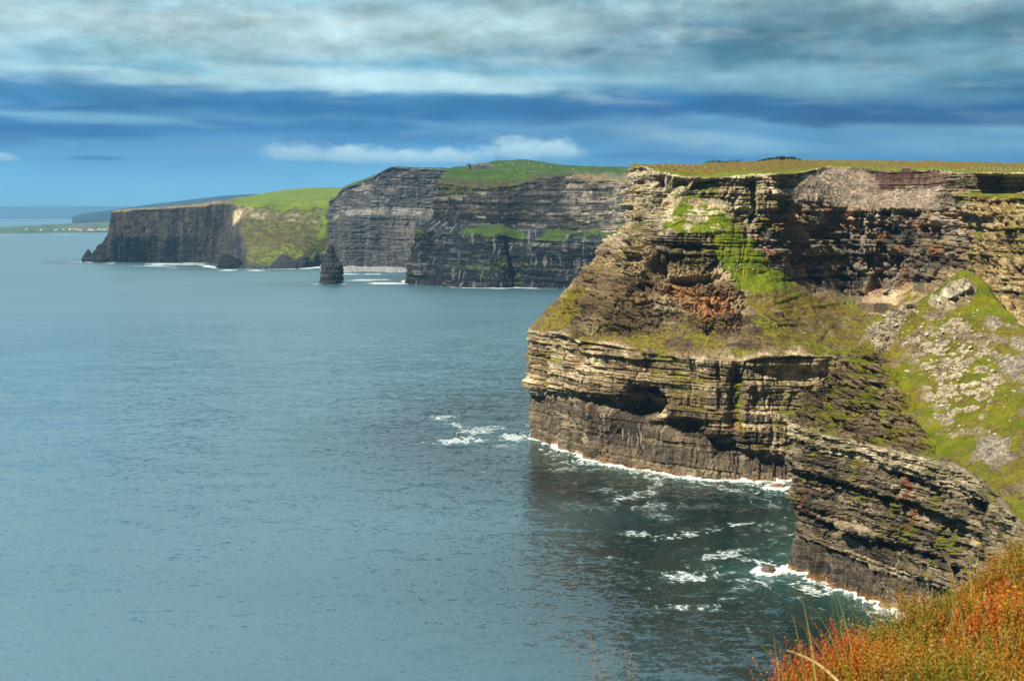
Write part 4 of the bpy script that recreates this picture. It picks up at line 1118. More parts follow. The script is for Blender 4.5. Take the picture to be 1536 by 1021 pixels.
GRN = far_cliff('green_headland', S_GRN, [10, 16, 26, 56, 96, 66, 34, 76, 66, 48, 26], [5, 66, 40, 56, 40, 8], M_GREEN, 350, 0.5, paint_green,
                'distant low headland with a dark vertical face and a sunlit green slope', 0.7, vert=1.0)


# ------------------------------------------------------------------ free-standing rocks in the sea
def rock_tower(name, cx, cy, prof, label, mat, seed, lean=0.0, squash=0.8, nseg=90, nz=90, amp=1.0, cols=None, cat='sea stack'):
    """a rock standing in the sea; prof: list of (z, half width left, half width right)"""
    pr = np.array(prof, dtype=float)
    zs = np.linspace(pr[0, 0], pr[-1, 0], nz)
    wl, wr = np.interp(zs, pr[:, 0], pr[:, 1]), np.interp(zs, pr[:, 0], pr[:, 2])
    th = np.linspace(0, 2 * math.pi, nseg + 1)
    Z, A = np.meshgrid(zs, th, indexing='ij')
    WL, WR = wl[:, None] + 0 * A, wr[:, None] + 0 * A
    rx = (WL + WR) / 2
    mx = (WR - WL) / 2
    ca, sa = np.cos(A), np.sin(A)
    u = (A / (2 * math.pi)) * 60
    per = np.minimum(A, 2 * math.pi - A)
    r = 1 + amp * (0.10 * fbm(ca * 1.6 + seed, sa * 1.6, Z / 25, 4, seed) + 0.05 * fbm(ca * 5, sa * 5, Z / 6, 4, seed + 1, 0.6))
    k, lo, hi = beds(Z + 30, seed + 2, 1.5, 4.5)
    r = r * (1 + amp * 0.10 * (hsh(k, np.floor(per * 5), k * 0, seed + 3) - 0.5))
    P = np.stack([cx + mx + rx * r * ca, cy + rx * squash * r * sa, Z], axis=-1)
    P = np.concatenate([P, np.broadcast_to(np.array([[[cx + mx[-1, 0], cy, zs[-1] + 0.4]]]), (1, nseg + 1, 3))])
    tone = 0.5 + 0.5 * (hsh(k, k * 0, k * 0, seed + 4) - 0.5) + 0.4 * fbm(ca * 3, sa * 3, Z / 10, 4, seed + 5)
    col = palette(tone, cols or [(0.022, 0.024, 0.030), (0.05, 0.05, 0.055), (0.09, 0.085, 0.082), (0.17, 0.155, 0.14)])
    col = np.concatenate([col, col[-1:]])
    o = grid_mesh(name, P, mat, {'rock': np.clip(col, 0.01, 0.8), 'grass': np.zeros(P.shape[:2]), 'dry': np.zeros(P.shape[:2]), 'bed': np.full(P.shape[:2], 0.5)})
    tag(o, label, cat)
    return o


b = sea_at(495.5, 426)
m1 = b[1] / F
rock_tower('sea_stack', b[0], b[1] + 15, [(-8, 17 * m1, 17 * m1), (3 * m1, 16.5 * m1, 16.5 * m1), (20 * m1, 15.5 * m1, 16.5 * m1), (24 * m1, 14.5 * m1, 16 * m1), (27 * m1, 13.5 * m1, 15.5 * m1), (30 * m1, 12 * m1, 15 * m1),
           (32 * m1, 10.5 * m1, 10.5 * m1), (40 * m1, 9 * m1, 8.5 * m1), (46 * m1, 7 * m1, 6.5 * m1), (53 * m1, 6.2 * m1, 5.6 * m1), (57 * m1, 5 * m1, 4 * m1), (58 * m1, 2 * m1, 2 * m1)],
           'lone dark sea stack with a flat tapering top rising from open water', M_FAR, 401, amp=1.7, cols=[(0.008, 0.009, 0.013), (0.02, 0.021, 0.027), (0.045, 0.043, 0.045), (0.12, 0.11, 0.10)])
DARKSEA = [(0.005, 0.006, 0.009), (0.010, 0.011, 0.015), (0.020, 0.020, 0.024), (0.05, 0.047, 0.045)]
b = sea_at(132, 392.5)
m1 = b[1] / F
rock_tower('rock_pinnacle', b[0], b[1], [(-8, 10 * m1, 12 * m1), (4 * m1, 9 * m1, 10 * m1), (9 * m1, 6.5 * m1, 7 * m1), (14 * m1, 3 * m1, 4.5 * m1), (17 * m1, 0.8 * m1, 3 * m1), (19 * m1, 0.2 * m1, 1.0 * m1)],
           'small pointed dark rock standing off the end of the far headland', M_FAR, 411, amp=1.6, cols=DARKSEA, nseg=48, nz=40, cat='rock')
b = sea_at(154, 393)
rock_tower('rock_shoulder', b[0], b[1] + 20, [(-8, 27 * m1, 24 * m1), (5 * m1, 23 * m1, 24 * m1), (12 * m1, 17 * m1, 20 * m1), (18 * m1, 13 * m1, 20 * m1), (25 * m1, 9 * m1, 18 * m1), (28 * m1, 2 * m1, 16 * m1), (38 * m1, -4 * m1, 14 * m1), (46 * m1, -8 * m1, 12 * m1)],
           'stepped dark rock joined to the foot of the far headland', M_FAR, 421, amp=1.9, cols=DARKSEA, nseg=60, nz=50, cat='rock')
b = sea_at(345, 402)
m1 = b[1] / F
rock_tower('rock_promontory', b[0], b[1] + 10, [(-8, 21 * m1, 30 * m1), (4 * m1, 19 * m1, 28 * m1), (10 * m1, 18 * m1, 18 * m1), (16 * m1, 15 * m1, 6 * m1), (21 * m1, 9 * m1, -4 * m1)],
           'low black rock jutting out below the sunlit green slope', M_FAR, 431, amp=1.6, cols=DARKSEA, nseg=60, nz=50, cat='rock')
b = sea_at(1153, 858)
m1 = b[1] / F
rock_tower('wet_rock', b[0], b[1] + 1.0, [(-1.5, 15 * m1, 16 * m1), (0.3, 12.5 * m1, 13 * m1), (5 * m1, 10 * m1, 11 * m1), (8 * m1, 6 * m1, 7 * m1), (9.5 * m1, 2 * m1, 2 * m1)],
           'small brown wet rock awash beside the nearest cliff foot', M_NEARER, 441, amp=0.9, nseg=48, nz=24, squash=0.9,
           cols=[(0.05, 0.035, 0.03), (0.09, 0.062, 0.05), (0.14, 0.10, 0.08), (0.2, 0.16, 0.13)], cat='rock')
b = sea_at(1168, 732)
m1 = b[1] / F
rock_tower('shore_rock', b[0], b[1] + 1.0, [(-1.5, 16 * m1, 16 * m1), (0.2, 13 * m1, 13 * m1), (4 * m1, 11 * m1, 10 * m1), (6 * m1, 3 * m1, 4 * m1)],
           'low orange brown rock in the surf between the two near cliffs', M_NEARER, 451, amp=1.2, nseg=48, nz=20, squash=0.6,
           cols=[(0.12, 0.06, 0.03), (0.24, 0.12, 0.06), (0.30, 0.17, 0.09), (0.36, 0.25, 0.16)], cat='rock')

# pebble beach under the cliff behind the stack
bx = np.linspace(480, 640, 120)
br = []
for f, yy, hz in ((0, 409.0, -2.0), (0.4, 407.0, 1.0), (0.7, 405.5, 3.0), (1.0, 403.0, 7.0)):
    row = []
    for X in bx:
        q = sea_at(X, yy + 0.8 * math.sin(X / 13))
        row.append([q[0], q[1], hz + 1.2 * float(vnoise(np.array([X / 3.0]), np.array([yy]), None, 461)[0])])
    br.append(row)
M_BEACH = simple_mat('beach_pebbles', (0.25, 0.25, 0.265), 0.9, 0.5, 0.12)
tag(grid_mesh('beach', np.array(br), M_BEACH), 'narrow pale pebble beach below the grey cliff behind the stack', 'beach', 'structure')


# ------------------------------------------------------------------ low land and far hills
def ridge(name, pts, depth, mat, label, seed, rough=0.02, lowfront=0.0, front=600.0):
    """pts: (px, py, D) along the crest; the land falls to the sea in front and behind"""
    pts = np.array([at(*p) for p in pts])
    n = 160
    t = np.linspace(0, len(pts) - 1, n)
    cr = np.stack([np.interp(t, range(len(pts)), pts[:, i]) for i in range(3)], axis=-1)
    rows_ = []
    prof = [(-front, -0.02), (-front * 0.98, 0.10), (-front * 0.7, 0.42), (-front * 0.4, 0.72), (-front * 0.15, 0.93), (0, 1.0), (depth * 0.4, 0.8), (depth, -0.02)]
    for dy, k in prof:
        r = cr.copy()
        h = np.maximum(cr[:, 2], 0)
        dirn = cr[:, :2] / np.linalg.norm(cr[:, :2], axis=1, keepdims=True)
        r[:, :2] = cr[:, :2] + dirn * dy
        r[:, 2] = h * k + h * rough * vnoise(np.arange(n) / 6.0, np.full(n, dy / 500.0), None, seed) * (0 < k < 1) - (2 if k < 0 else 0)
        rows_.append(r)
    P = np.array(rows_)
    return tag(grid_mesh(name, P, mat), label, 'hill' if 'hill' in name else 'coast', 'structure')


def land_mat(name, a, bcol, ccol, scale):
    m, t = new_mat(name)
    oc = t.n('ShaderNodeTexCoord').outputs['Object']
    n = t.noise(oc, scale, 5, 0.6)
    v = t.n('ShaderNodeTexVoronoi', {}, Vector=oc, Scale=scale * 1.4)
    f = t.mix(t.sstep(n, 0.38, 0.62), a, bcol)
    f = t.mix(t.math('MULTIPLY', t.sstep(v.outputs['Color'], 0.55, 0.75), 0.6), f, ccol)
    p = t.n('ShaderNodeBsdfPrincipled', {}, Base_Color=f, Roughness=0.95)
    p.inputs['Specular IOR Level'].default_value = 0.1
    t.n('ShaderNodeOutputMaterial', {}, i0=p)
    return m


M_LAND = land_mat('coast_fields', (0.045, 0.085, 0.05, 1), (0.085, 0.12, 0.06, 1), (0.15, 0.16, 0.10, 1), 0.006)
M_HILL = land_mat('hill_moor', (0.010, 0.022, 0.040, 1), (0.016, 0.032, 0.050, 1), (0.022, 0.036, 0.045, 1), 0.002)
ridge('low_coast', [(-260, 343, 9400), (-60, 342.5, 9300), (0, 341, 9200), (60, 337.5, 9400), (110, 335, 9600), (150, 333.5, 9700), (230, 331, 9700), (330, 328, 9700)], 2500, M_LAND,
      'low flat green shore with a village across the bay', 501, 0.10, front=1400.0)
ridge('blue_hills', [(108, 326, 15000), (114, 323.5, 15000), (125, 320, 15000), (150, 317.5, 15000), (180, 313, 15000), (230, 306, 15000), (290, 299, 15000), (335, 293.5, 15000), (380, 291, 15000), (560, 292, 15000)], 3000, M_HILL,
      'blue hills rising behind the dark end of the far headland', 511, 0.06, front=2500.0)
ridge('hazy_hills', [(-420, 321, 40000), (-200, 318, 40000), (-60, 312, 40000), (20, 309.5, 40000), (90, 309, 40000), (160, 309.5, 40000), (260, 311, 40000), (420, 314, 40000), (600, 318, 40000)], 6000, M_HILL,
      'faint hazy hills low on the horizon across open sea', 521, 0.05, front=5000.0)
# ------------------------------------------------------------------ the sea
def sea():
    pxs = np.concatenate([np.linspace(-2600, -120, 90)[:-1], np.linspace(-120, 600, 360)[:-1], np.linspace(600, 1320, 560)[:-1], np.linspace(1320, 1700, 100)[:-1], np.linspace(1700, 3600, 60)])
    pys = np.concatenate([[324.2, 324.8, 325.6], np.linspace(326.5, 440, 120)[:-1], np.linspace(440, 960, 640)[:-1], np.linspace(960, 1100, 110)[:-1], np.linspace(1100, 2400, 60)])
    X, Y = np.meshgrid(pxs, pys)
    cp, sp = math.cos(PITCH), math.sin(PITCH)
    a, b_ = (X - W / 2) / F, (HPX / 2 - Y) / F
    rz = -sp + b_ * cp
    k = -HC / rz
    P = np.stack([a * k, (cp + b_ * sp) * k, np.zeros_like(k)], axis=-1)
    x, y = P[..., 0], P[..., 1]
    # distance to the foot of the rocks
    foot = []
    for G, zmax, stp in ((NB[0], 1.0, 3), (NA[0], 1.0, 3), (MID['P'], 3.0, 2), (GRN['P'], 3.0, 2)):
        q = G.reshape(-1, 3)
        q = q[np.abs(q[:, 2]) < zmax]
        foot.append(q[:: max(1, len(q) // 420), :2])
    ang = np.linspace(0, 6.28, 24)
    for sx, sy, r in ((495.5, 426, 20.0), (132, 392.5, 20.0), (154, 393, 40.0), (345, 402, 34.0), (1153, 858, 3.2), (1168, 732, 4.0)):
        c0 = sea_at(sx, sy)
        foot.append(np.stack([c0[0] + r * np.cos(ang), c0[1] + 8 * (r > 10) + r * 0.8 * np.sin(ang)], axis=-1))
    foot = np.concatenate(foot)
    dist = np.full(x.shape, 1e6)
    sel = (X > 60) & (X < 1700) & (Y > 380) & (Y < 1300)
    xs, ys = x[sel], y[sel]
    best = np.full(len(xs), 1e9)
    for i in range(0, len(foot), 8):
        f = foot[i:i + 8]
        best = np.minimum(best, ((xs[:, None] - f[None, :, 0]) ** 2 + (ys[:, None] - f[None, :, 1]) ** 2).min(axis=1))
    dist[sel] = np.sqrt(best)
    far = sm(y, 1200, 2000)
    n1 = fbm(x / 14.0, y / 14.0, None, 4, 601)
    n2 = fbm(x / 4.5, y / 6.0, None, 4, 602, 0.6)
    nf = fbm(x / 60.0, y / 60.0, None, 3, 603)
    nearer = sm(410 - y, -30, 20)
    width = (4.0 + 6.5 * n1 + 3.0 * n2 + 2.0 * nf) * (1 - far) * (1 - 0.65 * nearer) + far * (8 + 22 * nf)
    surf = 1 - sm(dist, np.maximum(width * 0.55, 0.5), np.maximum(width, 1.2))
    ridged = 1 - np.abs(fbm(x / 9.0 + 0.6 * n1, y / 15.0, None, 4, 604, 0.55)) * 3.2
    lace = sm(ridged, 0.55, 0.95)
    foam = surf * 1.0
    # drifting lace out from the foot
    near = np.exp(-dist / 16.0) * (1 - far)
    foam = np.maximum(foam, 0.6 * lace * sm(near, 0.10, 0.6))
    pt = lambda sx, sy, rx, ry, rot=0, pw=2: blob(X, Y, sx, sy, rx, ry, rot, pw)
    pat = [(690, 660, 42, 4.5, -2, 1.0), (664, 626, 20, 5, -8, 0.7), (722, 645, 40, 6, -6, 0.75), (690, 638, 20, 4, 12, 0.6), (772, 657, 26, 6, 3, 0.9), (755, 668, 30, 4, 0, 0.4),
           (845, 705, 26, 5, -5, 0.5), (960, 742, 40, 6, -10, 0.55), (985, 728, 18, 5, -18, 0.5), (985, 764, 40, 12, 10, 0.45), (1060, 795, 60, 5, -10, 0.85), (950, 800, 40, 4, 3, 0.55),
           (1085, 832, 32, 6, -8, 0.7), (1025, 864, 42, 7, 0, 0.85), (1085, 860, 32, 4, -6, 0.75), (1030, 912, 45, 8, -4, 0.7), (1110, 884, 40, 10, -20, 0.45), (1160, 872, 30, 5, -3, 0.45),
           (1168, 722, 18, 6, -10, 1.0), (1100, 735, 40, 4, -2, 0.5), (1150, 756, 30, 8, 10, 0.4), (1192, 850, 20, 8, -6, 1.0), (1214, 882, 22, 6, 14, 0.9), (1160, 790, 30, 8, 0, 0.4),
           (880, 760, 50, 10, 0, 0.3), (1180, 830, 26, 10, 0, 0.45), (905, 735, 30, 5, 5, 0.4), (1040, 757, 40, 6, 0, 0.3), (1262, 1017, 16, 4, 0, 0.7)]
    for sx, sy, rx, ry, rot, am in pat:
        m = pt(sx, sy, rx * 1.25, ry * 1.25, rot, 2)
        foam = np.maximum(foam, np.clip(0.78 * am * sm(m * (0.60 + 0.8 * lace + 0.7 * n2), 0.15, 0.85), 0, 1))
    fpat = [(560, 425, 60, 1.6, 0, 0.9), (470, 426, 16, 1.5, 0, 0.9), (545, 420, 40, 1.6, -1, 0.6), (800, 431.5, 40, 1.2, 0, 0.9), (850, 432, 10, 1.2, 0, 0.8), (310, 399, 16, 2.4, 5, 1.0), (255, 396, 60, 1.4, 0, 0.8),
            (230, 399, 40, 1.2, 0, 0.6), (360, 405.5, 40, 1.4, 0, 0.9), (470, 401, 26, 1.8, -2, 0.9), (165, 395, 20, 1.2, 0, 0.7), (270, 402, 30, 1, 0, 0.6), (540, 411, 50, 1.4, 0, 0.7), (110, 393, 14, 0.8, 0, 0.5), (100, 352, 30, 0.8, 0, 0.5), (15, 352, 30, 0.7, 0, 0.4)]
    for sx, sy, rx, ry, rot, am in fpat:
        foam = np.maximum(foam, am * sm(pt(sx, sy, rx, ry, rot, 2) * (0.8 + 0.9 * fbm(x / 40, y / 120, None, 4, 606, 0.6)), 0.25, 0.7))
    # a scatter of small caps in the lee of the cliffs
    cliff_near = sm(near + np.exp(-dist / 60.0), 0.12, 0.5) * (1 - far)
    foam = np.maximum(foam, 0.34 * sm(n2 + 0.4 * n1, 0.34, 0.75) * cliff_near)
    foam = np.maximum(foam, 0.30 * np.exp(-dist / 10.0) * (1 - far) * sm(n1 + 0.3, -0.3, 0.4))
    shallow = np.clip(np.exp(-dist / 10.0) + 0.5 * np.exp(-dist / 35.0), 0, 1) * (1 - 0.7 * far)
    P[..., 2] = (1 - far) * (0.28 * fbm(x / 16, y / 11, None, 3, 605) + 0.9 * foam * surf * sm(n2, -0.5, 0.4) + 0.15 * foam)
    o = grid_mesh('sea', P, M_SEA, {'foam': foam, 'shallow': shallow, 'cliff_near': np.clip(1.25 * np.exp(-(dist / 125.0) ** 2), 0, 1) * (1 - 0.6 * far)}, True)
    tag(o, 'blue grey rippled sea with white surf round the cliff feet', 'sea', 'structure')


m, t = new_mat('sea_water')
M_SEA = m
oc = t.n('ShaderNodeTexCoord').outputs['Object']
foam_a = t.n('ShaderNodeAttribute', {'attribute_name': 'foam'}).outputs['Fac']
shal_a = t.n('ShaderNodeAttribute', {'attribute_name': 'shallow'}).outputs['Fac']
ws = t.n('ShaderNodeMapping', {}, Vector=oc, Rotation=(0, 0, math.radians(-12)), Scale=(0.55, 1.0, 1.0))
slope = None
for sc_, k_, dt_ in ((0.05, 0.12, 2), (0.55, 0.46, 3), (1.9, 0.56, 3)):
    nz_ = t.n('ShaderNodeTexNoise', {}, Vector=ws, Scale=sc_, Detail=dt_, Roughness=0.55, Distortion=0.3)
    v_ = t.n('ShaderNodeVectorMath', {'operation': 'MULTIPLY'}, i0=t.n('ShaderNodeVectorMath', {'operation': 'SUBTRACT'}, i0=nz_.outputs['Color'], i1=(0.5, 0.5, 0.5)), i1=(0.7 * k_, 1.0 * k_, 0.0))
    slope = v_ if slope is None else t.n('ShaderNodeVectorMath', {'operation': 'ADD'}, i0=slope, i1=v_)
geo_n = t.n('ShaderNodeNewGeometry').outputs['Normal']
bump = t.n('ShaderNodeVectorMath', {'operation': 'NORMALIZE'}, i0=t.n('ShaderNodeVectorMath', {'operation': 'ADD'}, i0=geo_n, i1=slope))
big = t.noise(t.n('ShaderNodeMapping', {}, Vector=oc, Scale=(0.4, 1.0, 1.0)), 0.006, 3, 0.5, 0.5)
deep = t.mix(t.sstep(big, 0.35, 0.65), (0.044, 0.116, 0.160, 1), (0.055, 0.136, 0.182, 1))
cliff_refl_a = t.n('ShaderNodeAttribute', {'attribute_name': 'cliff_near'}).outputs['Fac']
deep = t.mix(cliff_refl_a, deep, (0.0015, 0.012, 0.015, 1))  # dark reflection of the cliffs put into the water colour near them
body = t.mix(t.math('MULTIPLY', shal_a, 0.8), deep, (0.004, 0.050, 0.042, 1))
fn = t.math('ADD', t.math('MULTIPLY', t.noise(oc, 0.7, 5, 0.7, 0.6), 0.6), t.math('MULTIPLY', t.noise(oc, 2.6, 4, 0.7, 0.3), 0.4))
fm = t.sstep(t.math('ADD', foam_a, t.math('MULTIPLY', t.math('SUBTRACT', fn, 0.5), 1.9)), 0.36, 1.25)
wv_ = t.n('ShaderNodeVectorMath', {'operation': 'ADD'}, i0=t.n('ShaderNodeMapping', {}, Vector=oc, Scale=(0.30, 0.42, 0.3)), i1=t.n('ShaderNodeVectorMath', {'operation': 'SCALE'}, i0=t.n('ShaderNodeTexNoise', {}, Vector=oc, Scale=0.35, Detail=5, Roughness=0.65).outputs['Color'], Scale=1.1))
vor = t.n('ShaderNodeTexVoronoi', {'feature': 'DISTANCE_TO_EDGE'}, Vector=wv_, Scale=1.0).outputs['Distance']
web = t.math('MULTIPLY', t.sstep(vor, 0.16, 0.02), t.sstep(t.math('ADD', foam_a, t.math('MULTIPLY', t.math('SUBTRACT', fn, 0.5), 0.8)), 0.14, 0.55))
fm = t.math('MAXIMUM', t.math('MULTIPLY', fm, 0.92), t.math('MULTIPLY', web, 0.8))
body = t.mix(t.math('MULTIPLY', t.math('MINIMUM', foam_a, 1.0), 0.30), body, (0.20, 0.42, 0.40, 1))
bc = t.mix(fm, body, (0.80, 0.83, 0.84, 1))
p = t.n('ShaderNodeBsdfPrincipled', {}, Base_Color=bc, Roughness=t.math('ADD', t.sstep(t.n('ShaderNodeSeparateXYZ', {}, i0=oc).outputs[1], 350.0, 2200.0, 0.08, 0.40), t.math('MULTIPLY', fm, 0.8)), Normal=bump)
p.inputs['IOR'].default_value = 1.85
p.inputs['Specular IOR Level'].default_value = 0.5
t.n('ShaderNodeOutputMaterial', {}, i0=p)
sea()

# ------------------------------------------------------------------ the air
def haze():
    x0, x1, y0, y1, z0, z1 = -42000.0, 42000.0, -600.0, 59000.0, -20.0, 520.0
    V = [(x, y, z) for z in (z0, z1) for y in (y0, y1) for x in (x0, x1)]
    Q = [(0, 2, 3, 1), (4, 5, 7, 6), (0, 1, 5, 4), (2, 6, 7, 3), (0, 4, 6, 2), (1, 3, 7, 5)]
    m, t = new_mat('air')
    v = t.n('ShaderNodeVolumePrincipled')
    v.inputs['Color'].default_value = (0.26, 0.62, 1.0, 1)
    v.inputs['Density'].default_value = 3.6e-5
    v.inputs['Anisotropy'].default_value = 0.0
    o = t.n('ShaderNodeOutputMaterial')
    t.t.links.new(v.outputs[0], o.inputs['Volume'])
    tag(raw_mesh('haze', V, Q, m), 'thin blue sea air between the viewer and the far hills', 'haze', 'stuff')


haze()
# ------------------------------------------------------------------ small things on the land
def leaf_mat(name, rough=0.7, trans=0.25):
    m, t = new_mat(name)
    c = t.n('ShaderNodeAttribute', {'attribute_name': 'tint'})
    n = t.noise(t.n('ShaderNodeTexCoord').outputs['Object'], 9.0, 3, 0.6)
    col = t.mix(t.sstep(n, 0.3, 0.7, 0.0, 0.5), c.outputs[0], t.mix(1.0, c.outputs[0], (1.3, 1.25, 1.2, 1), 'MULTIPLY'))
    p = t.n('ShaderNodeBsdfPrincipled', {}, Base_Color=col, Roughness=rough)
    p.inputs['Specular IOR Level'].default_value = 0.2
    tr = t.n('ShaderNodeBsdfTranslucent', {}, Color=col)
    mx = t.n('ShaderNodeMixShader', {}, i0=trans, i1=p, i2=tr)
    t.n('ShaderNodeOutputMaterial', {}, i0=mx)
    return m


M_LEAF = leaf_mat('heather_leaf')
M_HEDGE = leaf_mat('hedge_leaf', 0.8, 0.1)
M_BOULDER = simple_mat('lichen_boulder', (0.36, 0.325, 0.245), 0.95, 0.5, 1.2)
M_DARKROCK = simple_mat('dark_boulder', (0.17, 0.155, 0.13), 0.95, 0.4, 1.2)
M_POST = simple_mat('weathered_post', (0.50, 0.47, 0.40), 0.9, 0.2, 3.0)
M_WIRE = simple_mat('fence_wire', (0.35, 0.35, 0.35), 0.5, 0.1, 3.0)
M_TOWER = simple_mat('tower_stone', (0.085, 0.085, 0.095), 0.95, 0.3, 0.6)
M_WHITE = simple_mat('whitewash', (0.78, 0.76, 0.74), 0.9, 0.06, 0.2)
M_PINK = simple_mat('pink_render', (0.62, 0.36, 0.34), 0.9, 0.1, 0.2)
M_SLATE = simple_mat('slate_roof', (0.10, 0.10, 0.12), 0.8, 0.2, 0.2)
M_WOOL = simple_mat('sheep_wool', (0.72, 0.70, 0.64), 0.95, 0.1, 2.0)
M_PETAL = simple_mat('yellow_petal', (0.85, 0.62, 0.01), 0.6, 0.08, 60.0)
M_STEM = simple_mat('flower_stem', (0.14, 0.17, 0.03), 0.7, 0.2, 30.0)
M_STRAW = simple_mat('dry_straw', (0.44, 0.31, 0.12), 0.7, 0.35, 40.0)
M_PEAT = simple_mat('peaty_ground', (0.06, 0.05, 0.025), 0.95, 0.4, 3.0)


def icosphere(sub):
    import bmesh
    bm = bmesh.new()
    bmesh.ops.create_icosphere(bm, subdivisions=sub, radius=1.0)
    V = np.array([v.co[:] for v in bm.verts])
    Fc = np.array([[v.index for v in f.verts] for f in bm.faces])
    bm.free()
    return V, Fc


def boulder_mesh(name, seed, mat, sub=3, scale=(1, 1, 1)):
    V, Fc = icosphere(sub)
    r = np.random.default_rng(seed)
    # knock flat facets off a ball, then roughen it
    for _ in range(11):
        n = r.normal(size=3)
        n /= np.linalg.norm(n)
        h = r.uniform(0.55, 0.85)
        k = V @ n
        V = V - np.where(k > h, (k - h) * 0.9, 0)[:, None] * n
    V = V * (1 + 0.10 * fbm(V[:, 0] * 2 + seed, V[:, 1] * 2, V[:, 2] * 2, 4, seed))[:, None] * np.array(scale)
    o = raw_mesh(name, V, Fc, mat)
    me = o.data
    bpy.data.objects.remove(o)
    return me


NBp, NAp = project(NB[0]), project(NA[0])


def pick(G, GP, px, py, rad=2.5):
    """the visible surface point of a grid nearest to a direction of view"""
    d = np.hypot(GP[0] - px, GP[1] - py)
    cand = np.where(d < rad, G[..., 1], 1e9)
    i = np.argmin(cand) if cand.min() < 1e8 else np.argmin(d)
    return G.reshape(-1, 3)[i].copy()


BM = [boulder_mesh('boulder', 900 + i, M_BOULDER, 3, (1.0, RNG.uniform(0.6, 0.9), RNG.uniform(0.45, 0.75))) for i in range(12)]
br_ = np.random.default_rng(77)


def put_boulder(p, size, label, group, sink=-0.08, me=None):
    o = bpy.data.objects.new('boulder', me if me is not None else BM[br_.integers(len(BM))])
    COL.objects.link(o)
    o.location = (p[0], p[1], p[2] + size * sink)
    o.scale = (size, size * br_.uniform(0.8, 1.1), size * br_.uniform(0.8, 1.1))
    o.rotation_euler = (br_.uniform(-0.5, 0.5), br_.uniform(-0.5, 0.5), br_.uniform(0, 6.28))
    return tag(o, label, 'boulder', None, group)


CONE_L = 'one of the many pale boulders strewn over the steep green cone'
CONE_G = 'pale boulders strewn over the green cone'
clusters = [(1405, 500, 22, 16, 26), (1430, 530, 26, 26, 30), (1400, 548, 18, 12, 16), (1425, 560, 16, 14, 12), (1440, 505, 28, 22, 18), (1408, 590, 12, 12, 12), (1412, 608, 10, 10, 8), (1480, 588, 14, 8, 7),
            (1490, 560, 22, 18, 12), (1366, 505, 26, 14, 14), (1352, 480, 20, 14, 12), (1385, 470, 20, 10, 8), (1440, 470, 34, 14, 12), (1515, 590, 12, 18, 8), (1450, 620, 34, 26, 8), (1380, 560, 26, 24, 8), (1500, 640, 30, 30, 5), (1470, 525, 30, 24, 9)]
for cx, cy, rx, ry, n in clusters:
    for _ in range(n):
        X, Y = cx + rx * br_.normal() * 0.7, cy + ry * br_.normal() * 0.7
        p = pick(NA[0], NAp, X, Y)
        put_boulder(p, min(1.9, 0.42 * math.exp(br_.normal() * 0.5) + 0.12), CONE_L, CONE_G)
for X, Y, sz, lab in ((1422, 441, 3.6, 'largest pale crag just below the tip of the green cone'), (1449, 431, 2.3, 'grey white crag at the tip of the green cone, beside the larger one'),
                      (1441, 438, 1.7, 'pale block wedged between the two crags at the tip of the cone'), (1407, 447, 2.0, 'pale block left of the largest crag near the tip of the cone'),
                      (1488, 588, 1.3, 'lone pale boulder low on the right of the green cone'), (1483, 601, 1.1, 'pale boulder just below the lone one on the right of the cone'),
                      (1469, 592, 1.05, 'flat pale boulder left of the lone one on the cone'), (1490, 554, 1.1, 'upright pale slab above the lone boulder on the cone')):
    put_boulder(pick(NA[0], NAp, X, Y, 3), sz, lab, None, 0.0, boulder_mesh('boulder', int(X + Y), M_BOULDER, 4, (1.0, 0.8, 0.75)))
for cx, cy, rx, ry, n, lab, grp in ((1098, 385, 12, 16, 12, 'one of the small pale stones on the green gully between the cliffs', 'pale stones in the green gully'),
                                    (1100, 405, 26, 12, 12, 'one of the small pale stones on the green gully between the cliffs', 'pale stones in the green gully'),
                                    (1200, 490, 50, 20, 9, 'one of the scattered grey stones on the slope under the dark hollow', 'grey stones under the dark hollow')):
    for _ in range(n):
        p = pick(NB[0], NBp, cx + rx * br_.normal() * 0.7, cy + ry * br_.normal() * 0.7)
        put_boulder(p, 0.35 + 0.5 * br_.random(), lab, grp)


# fences along the plateau
def box(x0, x1, y0, y1, z0, z1):
    V = [(x, y, z) for z in (z0, z1) for y in (y0, y1) for x in (x0, x1)]
    Q = [(0, 2, 3, 1), (4, 5, 7, 6), (0, 1, 5, 4), (2, 6, 7, 3), (0, 4, 6, 2), (1, 3, 7, 5)]
    return np.array(V, float), np.array(Q)


def bar(a, b2, r, n=5):
    a, b2 = np.asarray(a, float), np.asarray(b2, float)
    d = (b2 - a) / max(np.linalg.norm(b2 - a), 1e-9)
    u = np.cross(d, [0.3, 0.2, 0.9])
    u /= np.linalg.norm(u)
    w = np.cross(d, u)
    th = np.arange(n) * 2 * math.pi / n
    ring = np.outer(np.cos(th), u) * r + np.outer(np.sin(th), w) * r
    V = np.concatenate([a + ring, b2 + ring])
    Q = np.array([(i, (i + 1) % n, n + (i + 1) % n, n + i) for i in range(n)])
    return V, Q


def join(parts):
    V, Q, k = [], [], 0
    for v, q in parts:
        V.append(v)
        Q.append(np.asarray(q) + k)
        k += len(v)
    return np.concatenate(V), np.concatenate(Q)


def plateau_pt(px, D):
    """ground point of the plateau at a bearing and distance"""
    x = (px - W / 2) / F * D
    sel = NB[3] > 9.0
    q = NB[0][sel]
    i = np.argsort((q[:, 0] - x) ** 2 + (q[:, 1] - D) ** 2)[:6]
    w = 1 / (1 + (q[i, 0] - x) ** 2 + (q[i, 1] - D) ** 2)
    return np.array([x, D, float((q[i, 2] * w).sum() / w.sum())])


